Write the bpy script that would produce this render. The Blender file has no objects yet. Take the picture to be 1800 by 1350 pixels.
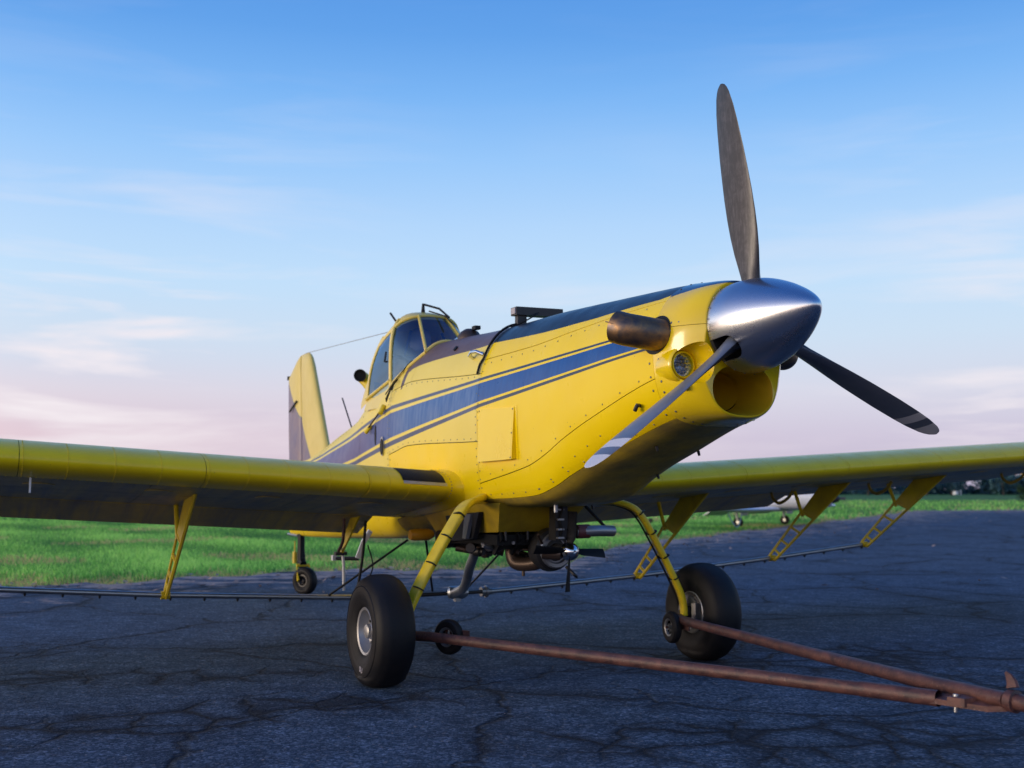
import bpy, bmesh, math, random
import numpy as np
from mathutils import Vector, Matrix
random.seed(7)
rng = np.random.default_rng(7)
R_ = math.radians
scene = bpy.context.scene

# ------------------------------------------------------------------ camera
cam_d = bpy.data.cameras.new('camera'); cam = bpy.data.objects.new('camera', cam_d)
scene.collection.objects.link(cam); scene.camera = cam
cam.location = (0, 0, 1.2638); cam.rotation_euler = (R_(90) + .0951, 0, 0)
cam_d.sensor_width = 36; cam_d.lens = 36 * 1940.35 / 1800; cam_d.clip_start = .1; cam_d.clip_end = 6000
cam_d.dof.use_dof = True; cam_d.dof.focus_distance = 6.2; cam_d.dof.aperture_fstop = 2.4

# ------------------------------------------------------------------ dusk sky
SUN_DIR = Vector((-.93, -.30, math.tan(R_(3)))).normalized()
world = bpy.data.worlds.new('World'); scene.world = world; world.use_nodes = True
nt = world.node_tree; nt.nodes.clear(); N = nt.nodes.new; L = nt.links.new
def mth(nt, op, a, b=None, c=None, clamp=False):
    n = nt.nodes.new('ShaderNodeMath'); n.operation = op; n.use_clamp = clamp
    for i, v in enumerate((a, b, c)):
        if v is None: continue
        if isinstance(v, (int, float)): n.inputs[i].default_value = v
        else: nt.links.new(v, n.inputs[i])
    return n.outputs[0]
def mixc(nt, f, a, b, mode='MIX'):
    n = nt.nodes.new('ShaderNodeMix'); n.data_type = 'RGBA'; n.blend_type = mode
    for i, v in ((0, f), (6, a), (7, b)):
        if isinstance(v, (int, float)): n.inputs[i].default_value = v
        elif isinstance(v, tuple): n.inputs[i].default_value = (*v, 1) if len(v) == 3 else v
        else: nt.links.new(v, n.inputs[i])
    return n.outputs[2]
def ramp(nt, fac, stops, interp='LINEAR'):
    n = nt.nodes.new('ShaderNodeValToRGB'); r = n.color_ramp; r.interpolation = interp
    while len(r.elements) < len(stops): r.elements.new(.5)
    for e, (p, c) in zip(r.elements, stops):
        e.position = p; e.color = (*c, 1) if isinstance(c, tuple) else (c, c, c, 1)
    nt.links.new(fac, n.inputs[0]); return n.outputs[0]
def srgb(r, g, b):
    f = lambda v: (v / 255 / 12.92) if v <= 10 else ((v / 255 + .055) / 1.055) ** 2.4
    return (f(r), f(g), f(b))
def noise(nt, vec, scale, detail=4, rough=.55, dist=0, dim='3D'):
    n = nt.nodes.new('ShaderNodeTexNoise'); n.noise_dimensions = dim
    n.inputs['Scale'].default_value = scale; n.inputs['Detail'].default_value = detail
    n.inputs['Roughness'].default_value = rough; n.inputs['Distortion'].default_value = dist
    if vec is not None: nt.links.new(vec, n.inputs['Vector'])
    return n.outputs['Fac']
tc = N('ShaderNodeTexCoord'); sep = N('ShaderNodeSeparateXYZ'); L(tc.outputs['Generated'], sep.inputs[0])
el = sep.outputs[2]
E_ = lambda d: .5 + .5 * math.sin(R_(d))
elf = mth(nt, 'MULTIPLY_ADD', el, .5, .5)
base = ramp(nt, elf, [(.0, srgb(36, 48, 70)), (E_(-.5), srgb(150, 150, 178)), (E_(.6), srgb(190, 184, 210)), (E_(2.7), srgb(202, 198, 222)),
    (E_(4.7), srgb(213, 215, 233)), (E_(7.7), srgb(203, 223, 244)), (E_(10.6), srgb(193, 223, 251)), (E_(13.5), srgb(178, 214, 252)),
    (E_(16.8), srgb(152, 200, 251)), (E_(20), srgb(122, 181, 245)), (E_(23), srgb(98, 162, 235)), (E_(27), srgb(80, 146, 226)),
    (E_(40), srgb(64, 122, 205)), (1., srgb(44, 92, 170))])
# warm glow of the low sun, left of and slightly behind the camera
dot = N('ShaderNodeVectorMath'); dot.operation = 'DOT_PRODUCT'; L(tc.outputs['Generated'], dot.inputs[0])
dot.inputs[1].default_value = Vector((SUN_DIR.x, SUN_DIR.y, 0)).normalized()
az = mth(nt, 'MAXIMUM', dot.outputs['Value'], 0)
az3 = mth(nt, 'POWER', az, 2.2); 
lowb = ramp(nt, elf, [(.0, 0.), (E_(-1), 0.), (E_(1), 1.), (E_(9), .72), (E_(22), .22), (E_(45), .06), (1., 0.)])
glow = mth(nt, 'MULTIPLY', az3, lowb)
gl = mixc(nt, glow, (0, 0, 0), (3.1, 2.35, 1.75))
az1 = mth(nt, 'POWER', mth(nt, 'MULTIPLY_ADD', dot.outputs['Value'], .5, .5), 1.7)
pink = mth(nt, 'MULTIPLY', az1, ramp(nt, elf, [(E_(-1), 0.), (E_(.5), 1.), (E_(2.6), 1.), (E_(4.5), .6), (E_(6.5), .2), (E_(10), 0.)]))
col = mixc(nt, mth(nt, 'MULTIPLY', pink, 1., None, True), base, srgb(255, 208, 200))
col = mixc(nt, 1.0, col, gl, 'ADD')
# thin cirrus
mp = N('ShaderNodeMapping'); L(tc.outputs['Generated'], mp.inputs[0]); mp.inputs['Scale'].default_value = (1.3, 1.3, 11); mp.inputs['Rotation'].default_value = (0.05, -.05, .3)
mp.inputs['Location'].default_value = (2.2, .4, .35)
n1 = noise(nt, mp.outputs[0], 2.3, 7, .55, .35)
n2 = noise(nt, tc.outputs['Generated'], 2.6, 2, .5)
cl = mth(nt, 'MULTIPLY', mth(nt, 'MULTIPLY_ADD', n1, 6.5, -3.1, True), mth(nt, 'MULTIPLY_ADD', n2, 3.2, -1.15, True), clamp=True)
clm = mth(nt, 'MULTIPLY', cl, ramp(nt, elf, [(E_(.5), 0.), (E_(2.5), 1.), (E_(8), 1.), (E_(13), .34), (E_(20), .10), (E_(26), .06), (1., .05)]))
col = mixc(nt, clm, col, srgb(244, 236, 242))
sky = N('ShaderNodeTexSky'); sky.sky_type = 'NISHITA'; sky.sun_disc = False
sky.sun_elevation = R_(3); sky.sun_rotation = math.atan2(SUN_DIR.x, SUN_DIR.y)
nish = N('ShaderNodeVectorMath'); nish.operation = 'SCALE'; L(sky.outputs[0], nish.inputs[0]); nish.inputs['Scale'].default_value = .05
bgA = N('ShaderNodeBackground'); bgB = N('ShaderNodeBackground')
L(col, bgA.inputs[0]); bgA.inputs[1].default_value = .99
L(sky.outputs[0], bgB.inputs[0]); bgB.inputs[1].default_value = .01
add = N('ShaderNodeAddShader'); L(bgA.outputs[0], add.inputs[0]); L(bgB.outputs[0], add.inputs[1])
wo = N('ShaderNodeOutputWorld'); L(add.outputs[0], wo.inputs[0])

sun_d = bpy.data.lights.new('sun', 'SUN'); sun_d.energy = 2.05; sun_d.angle = R_(24); sun_d.color = (1, .84, .62)
sun = bpy.data.objects.new('sun', sun_d); scene.collection.objects.link(sun)
sun.rotation_euler = (-SUN_DIR).to_track_quat('-Z', 'Y').to_euler(); sun.location = (-20, -6, 10)
scene.view_settings.view_transform = 'Standard'; scene.view_settings.look = 'None'
scene.view_settings.exposure = 0; scene.view_settings.gamma = 1; scene.view_settings.use_curve_mapping = False
scene.cycles.max_bounces = 8; scene.cycles.transparent_max_bounces = 12; scene.cycles.use_denoising = True
scene.cycles.caustics_reflective = False; scene.cycles.caustics_refractive = False

# ------------------------------------------------------------------ materials
MAT = {}
def mat(name, col=(.5, .5, .5), rough=.5, metal=0, coat=0, spec=.5, fn=None):
    m = bpy.data.materials.new(name); m.use_nodes = True; t = m.node_tree; b = t.nodes['Principled BSDF']
    b.inputs['Base Color'].default_value = (*col, 1); b.inputs['Roughness'].default_value = rough
    b.inputs['Metallic'].default_value = metal; b.inputs['Coat Weight'].default_value = coat
    b.inputs['Specular IOR Level'].default_value = spec; b.inputs['Coat Roughness'].default_value = .08
    if fn: fn(t, b)
    MAT[name] = m; return m
def objc(t):
    return t.nodes.new('ShaderNodeTexCoord').outputs['Object']
def scaled(t, vec, s, loc=(0, 0, 0), rot=(0, 0, 0)):
    n = t.nodes.new('ShaderNodeMapping'); t.links.new(vec, n.inputs[0]); n.inputs['Scale'].default_value = s
    n.inputs['Location'].default_value = loc; n.inputs['Rotation'].default_value = rot; return n.outputs[0]
def bump(t, b, h, st=.2, dist=.01):
    n = t.nodes.new('ShaderNodeBump'); n.inputs['Strength'].default_value = st; n.inputs['Distance'].default_value = dist
    t.links.new(h, n.inputs['Height']); t.links.new(n.outputs[0], b.inputs['Normal'])
def grime(t, b, c1, c2, scale=3, amt=.5, r0=.3, r1=.5, spots=True, bst=.05):
    v = objc(t)
    n = noise(t, v, scale, 6, .6); f = mth(t, 'MULTIPLY', mth(t, 'MULTIPLY_ADD', n, 2.4, -.8, True), amt)
    c = mixc(t, f, c1, c2)
    if spots:
        vo = t.nodes.new('ShaderNodeTexVoronoi'); vo.inputs['Scale'].default_value = 26; t.links.new(v, vo.inputs['Vector'])
        sp = mth(t, 'MULTIPLY', mth(t, 'LESS_THAN', vo.outputs['Distance'], .085), mth(t, 'GREATER_THAN', noise(t, v, 7, 2), .58))
        c = mixc(t, mth(t, 'MULTIPLY', sp, .75), c, (.06, .05, .03))
    t.links.new(c, b.inputs['Base Color'])
    rr = mth(t, 'MULTIPLY_ADD', noise(t, v, scale * 4, 4), r1 - r0, r0); t.links.new(rr, b.inputs['Roughness'])
    bump(t, b, mth(t, 'ADD', noise(t, v, 3, 1), mth(t, 'MULTIPLY', noise(t, v, 12, 2), .15)), bst * 5, .03)
    return c, v
Y_NEW = (.92, .66, .0015); Y_OLD = (.84, .66, .11)
def f_yellow(t, b): grime(t, b, Y_NEW, (.86, .58, .002), 2.2, .5, .16, .34, True, .035)
mat('yellow_paint', Y_NEW, .25, 0, .12, .3, fn=f_yellow)
def f_yelwing(t, b): grime(t, b, (.92, .67, .003), (.76, .54, .006), 3, .7, .22, .42, True, .05)
mat('yellow_wing_paint', Y_NEW, .3, 0, .1, .4, fn=f_yelwing)
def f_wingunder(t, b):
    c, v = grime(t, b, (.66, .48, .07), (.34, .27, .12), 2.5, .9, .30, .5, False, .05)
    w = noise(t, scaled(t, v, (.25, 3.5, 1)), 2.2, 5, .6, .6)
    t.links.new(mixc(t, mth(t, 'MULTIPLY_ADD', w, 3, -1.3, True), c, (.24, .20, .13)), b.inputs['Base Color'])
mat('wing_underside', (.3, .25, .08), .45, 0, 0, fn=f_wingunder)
def paint_scheme(new):
    def fn(t, b):
        v = objc(t)
        def attr(n):
            a = t.nodes.new('ShaderNodeAttribute'); a.attribute_name = n; return a.outputs['Fac']
        n = noise(t, v, 2.2, 6, .6); f = mth(t, 'MULTIPLY_ADD', n, 2.2, -.75, True)
        yel = mixc(t, f, Y_NEW if new else Y_OLD, (.88, .61, .002) if new else (.80, .62, .095))
        streak = noise(t, scaled(t, v, (9, 9, .8)), 3, 5, .6)
        blu = mixc(t, mth(t, 'MULTIPLY_ADD', streak, 2.6, -1.0, True), (.0005, .062, .27) if new else (.012, .10, .33), (.002, .085, .33) if new else (.10, .19, .40))
        if not new:   # the blue fades to violet towards the tail
            sx = t.nodes.new('ShaderNodeSeparateXYZ'); t.links.new(v, sx.inputs[0])
            blu = mixc(t, mth(t, 'MULTIPLY_ADD', sx.outputs[0], -.8, -1.5, True), blu, (.085, .08, .22))
        drk = (.028, .045, .085) if new else (.06, .085, .17)
        u = attr('stripe')
        m = ramp(t, mth(t, 'MULTIPLY_ADD', u, .5, .25), [(0, 0.), (.2502, .5), (.3125, 0.), (.355, 1.), (.66, 0.), (.70, .5), (.7495, 0.)], 'CONSTANT')
        c = mixc(t, mth(t, 'GREATER_THAN', m, .2), yel, drk); c = mixc(t, mth(t, 'GREATER_THAN', m, .8), c, blu)
        top = (.012, .020, .034) if new else (.115, .072, .066)
        nz = mth(t, 'MULTIPLY', mth(t, 'MULTIPLY_ADD', noise(t, scaled(t, v, (2, 6, 6)), 3, 5), 2, -.7, True), .45)
        topc = mixc(t, nz, top, (.03, .035, .05) if new else (.17, .12, .12))
        c = mixc(t, mth(t, 'GREATER_THAN', attr('topband'), 0), c, topc)
        vo = t.nodes.new('ShaderNodeTexVoronoi'); vo.inputs['Scale'].default_value = 22; t.links.new(v, vo.inputs['Vector'])
        sp = mth(t, 'MULTIPLY', mth(t, 'LESS_THAN', vo.outputs['Distance'], .06), mth(t, 'GREATER_THAN', noise(t, v, 5, 2), .6))
        c = mixc(t, mth(t, 'MULTIPLY', sp, .7), c, (.08, .05, .02))
        t.links.new(c, b.inputs['Base Color'])
        t.links.new(mth(t, 'MULTIPLY_ADD', noise(t, v, 9, 4), .22, .20 if new else .32), b.inputs['Roughness'])
        bump(t, b, mth(t, 'ADD', noise(t, v, 2.4, 1), mth(t, 'MULTIPLY', noise(t, v, 9, 2), .12)), .35, .045)
    return fn
mat('fuselage_paint', Y_NEW, .25, 0, .05, .22, fn=paint_scheme(True))
mat('faded_fuselage_paint', Y_OLD, .35, 0, .05, .35, fn=paint_scheme(False))
def f_blade(t, b):
    v = objc(t); n = noise(t, scaled(t, v, (3, 3, 3)), 6, 7, .7, .5); s = noise(t, scaled(t, v, (40, 40, 5), rot=(.5, .4, .2)), 2, 4, .7)
    f = mth(t, 'MULTIPLY_ADD', mth(t, 'MULTIPLY', n, s), 5, -1.0, True)
    t.links.new(mixc(t, f, (.022, .022, .028), (.075, .07, .08)), b.inputs['Base Color'])
    t.links.new(mth(t, 'MULTIPLY_ADD', n, .25, .22), b.inputs['Roughness'])
mat('blade_grey', (.04, .04, .045), .42, .35, .0, .5, fn=f_blade)
mat('blade_white', (.62, .62, .64), .4)
mat('blade_front_sky_grey', (.16, .185, .23), .33, .35, fn=lambda t, b: (t.links.new(mixc(t, noise(t, objc(t), 9, 6, .7), (.13, .15, .19), (.24, .26, .30)), b.inputs['Base Color']), t.links.new(mth(t, 'MULTIPLY_ADD', noise(t, objc(t), 14, 5), .25, .22), b.inputs['Roughness'])))  # paler front finish; the sky's reflection is put into this grey
def f_spin(t, b):
    v = objc(t); s = noise(t, scaled(t, v, (3, 60, 60)), 3, 5, .65); s2 = noise(t, v, 5, 5)
    t.links.new(mth(t, 'ADD', mth(t, 'MULTIPLY_ADD', s, .12, .15), mth(t, 'MULTIPLY', s2, .16)), b.inputs['Roughness'])
    t.links.new(mixc(t, mth(t, 'MULTIPLY_ADD', s2, 1.4, -.4, True), (.68, .69, .72), (.50, .50, .53)), b.inputs['Base Color'])
    bump(t, b, s, .025, .002); b.inputs['Anisotropic'].default_value = .35
mat('polished_metal', (.6, .6, .63), .2, 1, fn=f_spin)
def f_exh(t, b):
    v = objc(t); n = noise(t, v, 7, 5, .6, .3)
    c = ramp(t, n, [(.3, (.09, .09, .11)), (.45, (.17, .125, .10)), (.55, (.32, .19, .10)), (.66, (.15, .115, .10)), (.8, (.07, .06, .06))])
    t.links.new(c, b.inputs['Base Color']); t.links.new(mth(t, 'MULTIPLY_ADD', noise(t, v, 18, 4), .25, .34), b.inputs['Roughness'])
mat('burnt_steel', (.12, .09, .07), .3, 1, fn=f_exh)
def f_rub(t, b):
    v = objc(t); n = noise(t, v, 9, 6, .65)
    t.links.new(mixc(t, mth(t, 'MULTIPLY_ADD', n, 2, -.6, True), (.0055, .006, .008), (.014, .012, .012)), b.inputs['Base Color']); t.links.new(mth(t, 'MULTIPLY_ADD', n, .25, .45), b.inputs['Roughness'])
    bump(t, b, noise(t, v, 60, 3), .15, .002)
mat('tyre_rubber', (.02, .02, .02), .6, spec=.25, fn=f_rub)
def f_rust(t, b):
    v = objc(t); n = noise(t, scaled(t, v, (.5, 1, 1)), 14, 8, .75, .4); n2 = noise(t, v, 60, 5, .7)
    c = mixc(t, mth(t, 'MULTIPLY_ADD', n, 4.5, -1.8, True), (.045, .020, .020), (.135, .055, .042))
    c = mixc(t, mth(t, 'MULTIPLY_ADD', n2, 9, -5.4, True), c, (.22, .13, .10))
    t.links.new(c, b.inputs['Base Color']); t.links.new(mth(t, 'MULTIPLY_ADD', n, .3, .35), b.inputs['Roughness']); bump(t, b, n2, .6, .004)
mat('rusty_red_paint', (.13, .05, .03), .5, .1, fn=f_rust)
mat('black', (.008, .008, .009), .55, spec=.25); mat('dark_metal', (.045, .043, .044), .42, .6)
mat('grey_metal', (.30, .30, .31), .38, .8); mat('rim_metal', (.46, .45, .44), .42, .7)
mat('chrome', (.7, .7, .72), .12, 1); mat('white_paint', (.72, .72, .72), .4)
mat('cabin_black', (.016, .017, .02), .8); mat('headliner', (.16, .17, .2), .8); mat('pale_fabric', (.45, .42, .45), .9)
mat('amber_plastic', (.55, .24, .01), .3); mat('bronze', (.085, .058, .045), .42, .6); mat('red_paint', (.11, .03, .03), .5)
mat('core_dark', (.02, .018, .01), .8)
def f_gear(t, b): grime(t, b, (.80, .60, .012), (.45, .30, .02), 5, .75, .25, .5, True, .08)
mat('gear_yellow', (.8, .6, .01), .35, fn=f_gear)
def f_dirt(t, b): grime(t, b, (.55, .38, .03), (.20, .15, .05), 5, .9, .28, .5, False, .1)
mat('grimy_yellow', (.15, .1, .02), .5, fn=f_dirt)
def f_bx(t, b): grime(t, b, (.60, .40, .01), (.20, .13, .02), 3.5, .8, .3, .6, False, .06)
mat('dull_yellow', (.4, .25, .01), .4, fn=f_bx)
def f_alu(t, b):
    v = objc(t); n = noise(t, v, 14, 5); t.links.new(mixc(t, n, (.30, .31, .33), (.52, .53, .55)), b.inputs['Base Color']); t.links.new(mth(t, 'MULTIPLY_ADD', n, .3, .25), b.inputs['Roughness'])
mat('aluminium', (.45, .46, .48), .35, 1, fn=f_alu)
mat('fastener_metal', (.20, .19, .17), .4, .8); mat('rivet_paint', (.74, .52, .006), .4)
def f_rudder(t, b):
    v = objc(t); n = noise(t, scaled(t, v, (1, 1, .6)), 7, 5, .6)
    t.links.new(mixc(t, mth(t, 'MULTIPLY_ADD', n, 3, -1, True), (.16, .14, .26), (.24, .19, .27)), b.inputs['Base Color'])
mat('faded_violet_paint', (.2, .17, .28), .5, fn=f_rudder)
mat('faded_yellow_paint', Y_OLD, .4, 0, .1, fn=lambda t, b: grime(t, b, (.78, .60, .13), (.70, .52, .10), 3, .6, .3, .5, True, .05))
def glass(name, tint, rough=.02, refl=1.0):
    m = bpy.data.materials.new(name); m.use_nodes = True; t = m.node_tree; t.nodes.clear()
    tr = t.nodes.new('ShaderNodeBsdfTransparent'); tr.inputs[0].default_value = (*tint, 1)
    gl = t.nodes.new('ShaderNodeBsdfGlossy'); gl.inputs['Roughness'].default_value = rough; gl.inputs[0].default_value = (.38, .64, 1, 1)
    lw = t.nodes.new('ShaderNodeLayerWeight'); lw.inputs[0].default_value = .5
    fr = mth(t, 'MULTIPLY_ADD', mth(t, 'POWER', lw.outputs['Facing'], 5.0), .85, .15)
    mx = t.nodes.new('ShaderNodeMixShader'); t.links.new(mth(t, 'MULTIPLY', fr, refl, None, True), mx.inputs[0])
    t.links.new(tr.outputs[0], mx.inputs[1]); t.links.new(gl.outputs[0], mx.inputs[2])
    o = t.nodes.new('ShaderNodeOutputMaterial'); t.links.new(mx.outputs[0], o.inputs[0]); MAT[name] = m
glass('tinted_glass', (.55, .68, .84)); glass('door_glass', (.78, .88, .97)); glass('lens_glass', (.85, .85, .85), .1)

# ------------------------------------------------------------------ mesh helpers
COL = scene.collection
def link(name, me, parent=None, m=None, smooth=35):
    if m is not None:
        for k in (m if isinstance(m, (list, tuple)) else [m]): me.materials.append(MAT[k])
    if smooth:
        me.polygons.foreach_set('use_smooth', [True] * len(me.polygons)); me.set_sharp_from_angle(angle=R_(smooth))
    o = bpy.data.objects.new(name, me); COL.objects.link(o)
    if parent is not None: o.parent = parent
    return o
class MB:
    def __init__(s): s.v = []; s.f = []; s.mi = []
    def grid(s, P, cu=False, cv=False, mi=0, flip=False):
        P = np.asarray(P, float); nu, nv = P.shape[:2]; b = len(s.v); s.v += [tuple(p) for p in P.reshape(-1, 3)]
        for i in range(nu if cu else nu - 1):
            for j in range(nv if cv else nv - 1):
                q = (b + i * nv + j, b + ((i + 1) % nu) * nv + j, b + ((i + 1) % nu) * nv + (j + 1) % nv, b + i * nv + (j + 1) % nv)
                s.f.append(q[::-1] if flip else q); s.mi.append(mi)
        return b
    def poly(s, pts, mi=0):
        b = len(s.v); s.v += [tuple(p) for p in pts]; s.f.append(tuple(range(b, b + len(pts)))); s.mi.append(mi)
    def fan(s, ring, c, mi=0, flip=False):
        b = len(s.v); s.v += [tuple(p) for p in ring] + [tuple(c)]; n = len(ring)
        for i in range(n):
            q = (b + i, b + (i + 1) % n, b + n); s.f.append(q[::-1] if flip else q); s.mi.append(mi)
    def tube(s, path, r, seg=12, cap=True, mi=0, flat=None, up=None):
        path = [Vector(p) for p in path]; n = len(path); rr = r if hasattr(r, '__len__') else [r] * n
        tan = [(path[min(i + 1, n - 1)] - path[max(i - 1, 0)]).normalized() for i in range(n)]
        u = Vector(up) if up else (Vector((0, 0, 1)) if abs(tan[0].z) < .9 else Vector((1, 0, 0)))
        G = []
        for i in range(n):
            u = (u - tan[i] * u.dot(tan[i])).normalized(); w = tan[i].cross(u)
            ku, kw = flat if flat else (1, 1)
            if flat:   # rounded rectangle
                ring = []
                for k in range(seg):
                    a = 2 * math.pi * k / seg; c, d = math.cos(a), math.sin(a)
                    ring.append(path[i] + u * (rr[i] * ku * math.copysign(abs(c) ** .5, c)) + w * (rr[i] * kw * math.copysign(abs(d) ** .5, d)))
            else: ring = [path[i] + (u * math.cos(2 * math.pi * k / seg) + w * math.sin(2 * math.pi * k / seg)) * rr[i] for k in range(seg)]
            G.append([tuple(p) for p in ring])
        s.grid(G, cv=True, mi=mi, flip=True)
        if cap: s.fan(G[0], path[0], mi, True); s.fan(G[-1], path[-1], mi)
        return s
    def box(s, c, d, R=None, mi=0, taper=1):
        c = Vector(c); R = R or Matrix.Identity(3); b = len(s.v)
        for z in (-1, 1):
            k = 1 if z < 0 else taper
            for x, y in ((-1, -1), (1, -1), (1, 1), (-1, 1)): s.v.append(tuple(c + R @ Vector((x * d[0] / 2 * k, y * d[1] / 2 * k, z * d[2] / 2))))
        for q in ((3, 2, 1, 0), (4, 5, 6, 7), (0, 1, 5, 4), (1, 2, 6, 5), (2, 3, 7, 6), (3, 0, 4, 7)): s.f.append(tuple(b + i for i in q)); s.mi.append(mi)
        return s
    def lathe(s, prof, o=(0, 0, 0), ax=(0, 1, 0), seg=48, mi=0, a0=0):
        """prof: (along axis, radius)"""
        o = Vector(o); ax = Vector(ax).normalized(); u = Vector((0, 0, 1)) if abs(ax.z) < .9 else Vector((1, 0, 0)); u = (u - ax * u.dot(ax)).normalized(); w = ax.cross(u)
        G = [[tuple(o + ax * h + (u * math.cos(a0 + 2 * math.pi * k / seg) + w * math.sin(a0 + 2 * math.pi * k / seg)) * r) for k in range(seg)] for h, r in prof]
        s.grid(G, cv=True, mi=mi, flip=True); return s
    def prism(s, pts, d, mi=0):
        """closed 3-D outline pushed along vector d"""
        a = [Vector(p) for p in pts]; d = Vector(d); b = [p + d for p in a]; n = len(a)
        s.poly(a[::-1], mi); s.poly(b, mi)
        for i in range(n): s.poly([a[i], a[(i + 1) % n], b[(i + 1) % n], b[i]], mi)
        return s
    def mesh(s, name='m'):
        me = bpy.data.meshes.new(name); me.from_pydata(s.v, [], s.f); me.update()
        me.polygons.foreach_set('material_index', s.mi); return me
    def build(s, name, m, parent=None, smooth=35): return link(name, s.mesh(name), parent, m, smooth)
def spline(pts, n=8):
    P = [Vector(p) for p in pts]; out = []
    for i in range(len(P) - 1):
        a = P[max(i - 1, 0)]; b = P[i]; c = P[i + 1]; d = P[min(i + 2, len(P) - 1)]
        for k in range(n):
            t = k / n; out.append(.5 * ((2 * b) + (c - a) * t + (2 * a - 5 * b + 4 * c - d) * t * t + (3 * b - a - 3 * c + d) * t ** 3))
    out.append(P[-1]); return out
def empty(name, loc, rz=0, label=None, cat=None, group=None, parent=None):
    o = bpy.data.objects.new(name, None); COL.objects.link(o); o.location = loc; o.rotation_euler = (0, 0, rz); o.empty_display_size = .2
    if parent: o.parent = parent
    tag(o, label, cat, group); return o
def tag(o, label=None, cat=None, group=None, kind=None):
    if label: o['label'] = label
    if cat: o['category'] = cat
    if group: o['group'] = group
    if kind: o['kind'] = kind
    return o
def boolean(o, cutter, op='DIFFERENCE', transfer=False):
    for q in (o, cutter):
        bm_ = bmesh.new(); bm_.from_mesh(q.data); bmesh.ops.remove_doubles(bm_, verts=bm_.verts, dist=1e-5); bmesh.ops.recalc_face_normals(bm_, faces=bm_.faces); bm_.to_mesh(q.data); bm_.free()
    md = o.modifiers.new('b', 'BOOLEAN'); md.operation = op; md.object = cutter; md.solver = 'EXACT'
    if transfer: md.material_mode = 'TRANSFER'
    bpy.context.view_layer.update(); dg = bpy.context.evaluated_depsgraph_get()
    me = bpy.data.meshes.new_from_object(o.evaluated_get(dg)); o.modifiers.clear(); o.data = me
    bpy.data.objects.remove(cutter)
# ------------------------------------------------------------------ the crop duster: fuselage surface
K=.09
# s, ztop, zbot, zc, W, n_up, n_lo
ST=np.array([
(-7.05,1.56,.70,1.30,.035,2.0,2.2),
(-6.3,1.63,.70,1.30,.10,2.0,2.6),
(-5.4,1.74,.72,1.32,.20,2.0,3.0),
(-4.7,1.86,.74,1.36,.27,2.1,3.2),
(-3.7,2.03,.78,1.45,.35,2.3,3.6),
(-3.1,2.20,.80,1.55,.39,2.8,4.0),
(-2.45,2.36,.84,1.65,.415,2.9,4.2),
(-2.1,2.47,.90,1.72,.42,2.4,4.2),
(-1.8,2.54,.97,1.75,.42,2.05,4.2),
(-.5,2.50,1.12,1.75,.40,2.0,6.0),
(.35,2.495,1.168,1.80,.40,2.0,6.5),
(.6,2.487,1.222,1.84,.40,2.0,5.5),
(.8,2.48,1.297,1.86,.40,2.0,4.6),
(1.05,2.47,1.38,1.89,.40,2.0,4.0),
(1.3,2.46,1.45,1.93,.40,2.0,3.6),
(1.85,2.435,1.608,2.0,.388,2.0,3.2),
(2.0,2.42,1.632,2.05,.362,2.0,3.0),
(2.08,2.410,1.640,2.1,.328,2.0,2.8),
(2.12,2.402,1.645,2.12,.300,2.0,2.8),
(2.15,2.393,1.652,2.135,.270,2.0,2.8)])
def par(s): return [float(np.interp(s,ST[:,0],ST[:,i])) for i in range(1,7)]
# smooth interpolation via monotone cubic-ish (catmull) 
def _pchip(x,y):
    h=np.diff(x);d=np.diff(y)/h;m=np.zeros_like(y)
    for i in range(1,len(x)-1):
        if d[i-1]*d[i]>0:
            w1=2*h[i]+h[i-1];w2=h[i]+2*h[i-1];m[i]=(w1+w2)/(w1/d[i-1]+w2/d[i])
    m[0]=d[0];m[-1]=d[-1];return m
MS=[_pchip(ST[:,0],ST[:,i]) for i in range(1,7)]
def par(s):
    x=ST[:,0];s=min(max(s,x[0]),x[-1]);i=min(int(np.searchsorted(x,s,side='right'))-1,len(x)-2);h=x[i+1]-x[i];t=(s-x[i])/h
    a=2*t**3-3*t*t+1;b=t**3-2*t*t+t;c=-2*t**3+3*t*t;d=t**3-t*t
    return [a*ST[i,k+1]+b*h*MS[k][i]+c*ST[i+1,k+1]+d*h*MS[k][i+1] for k in range(6)]
_c={}
def outline(s):
    k=round(s,4)
    if k in _c:return _c[k]
    zt,zb,zc,W,nu,nl=par(s)
    a=np.linspace(0,np.pi,181);c=np.cos(a);sn=np.sin(a)
    n=np.where(c>=0,nu,nl);h=np.where(c>=0,zt-zc,zc-zb)
    y=W*np.abs(sn)**(2/n);z=zc+np.sign(c)*h*np.abs(c)**(2/n)
    L=np.concatenate([[0],np.cumsum(np.hypot(np.diff(y),np.diff(z)))]);L/=L[-1]
    _c[k]=(L,y,z);return _c[k]
def SF(s,t,side=-1,off=0.):
    """t 0 top .. 1 bottom ; side -1 starboard"""
    L,y,z=outline(s);yy=np.interp(abs(t),L,y);zz=np.interp(abs(t),L,z)
    if t<0: side=-side
    if off:
        e=.01;y0=np.interp(abs(t)-e,L,y) if abs(t)>e else -np.interp(e-abs(t),L,y);z0=np.interp(abs(abs(t)-e),L,z)
        t1=abs(t)+e
        y1=np.interp(t1,L,y) if t1<=1 else -np.interp(2-t1,L,y);z1=np.interp(t1 if t1<=1 else 2-t1,L,z)
        d=np.hypot(y1-y0,z1-z0);yy+=-(z1-z0)/d*off;zz+=(y1-y0)/d*off
    return np.array([s-K*(zz-1.8),side*yy,zz])

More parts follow.
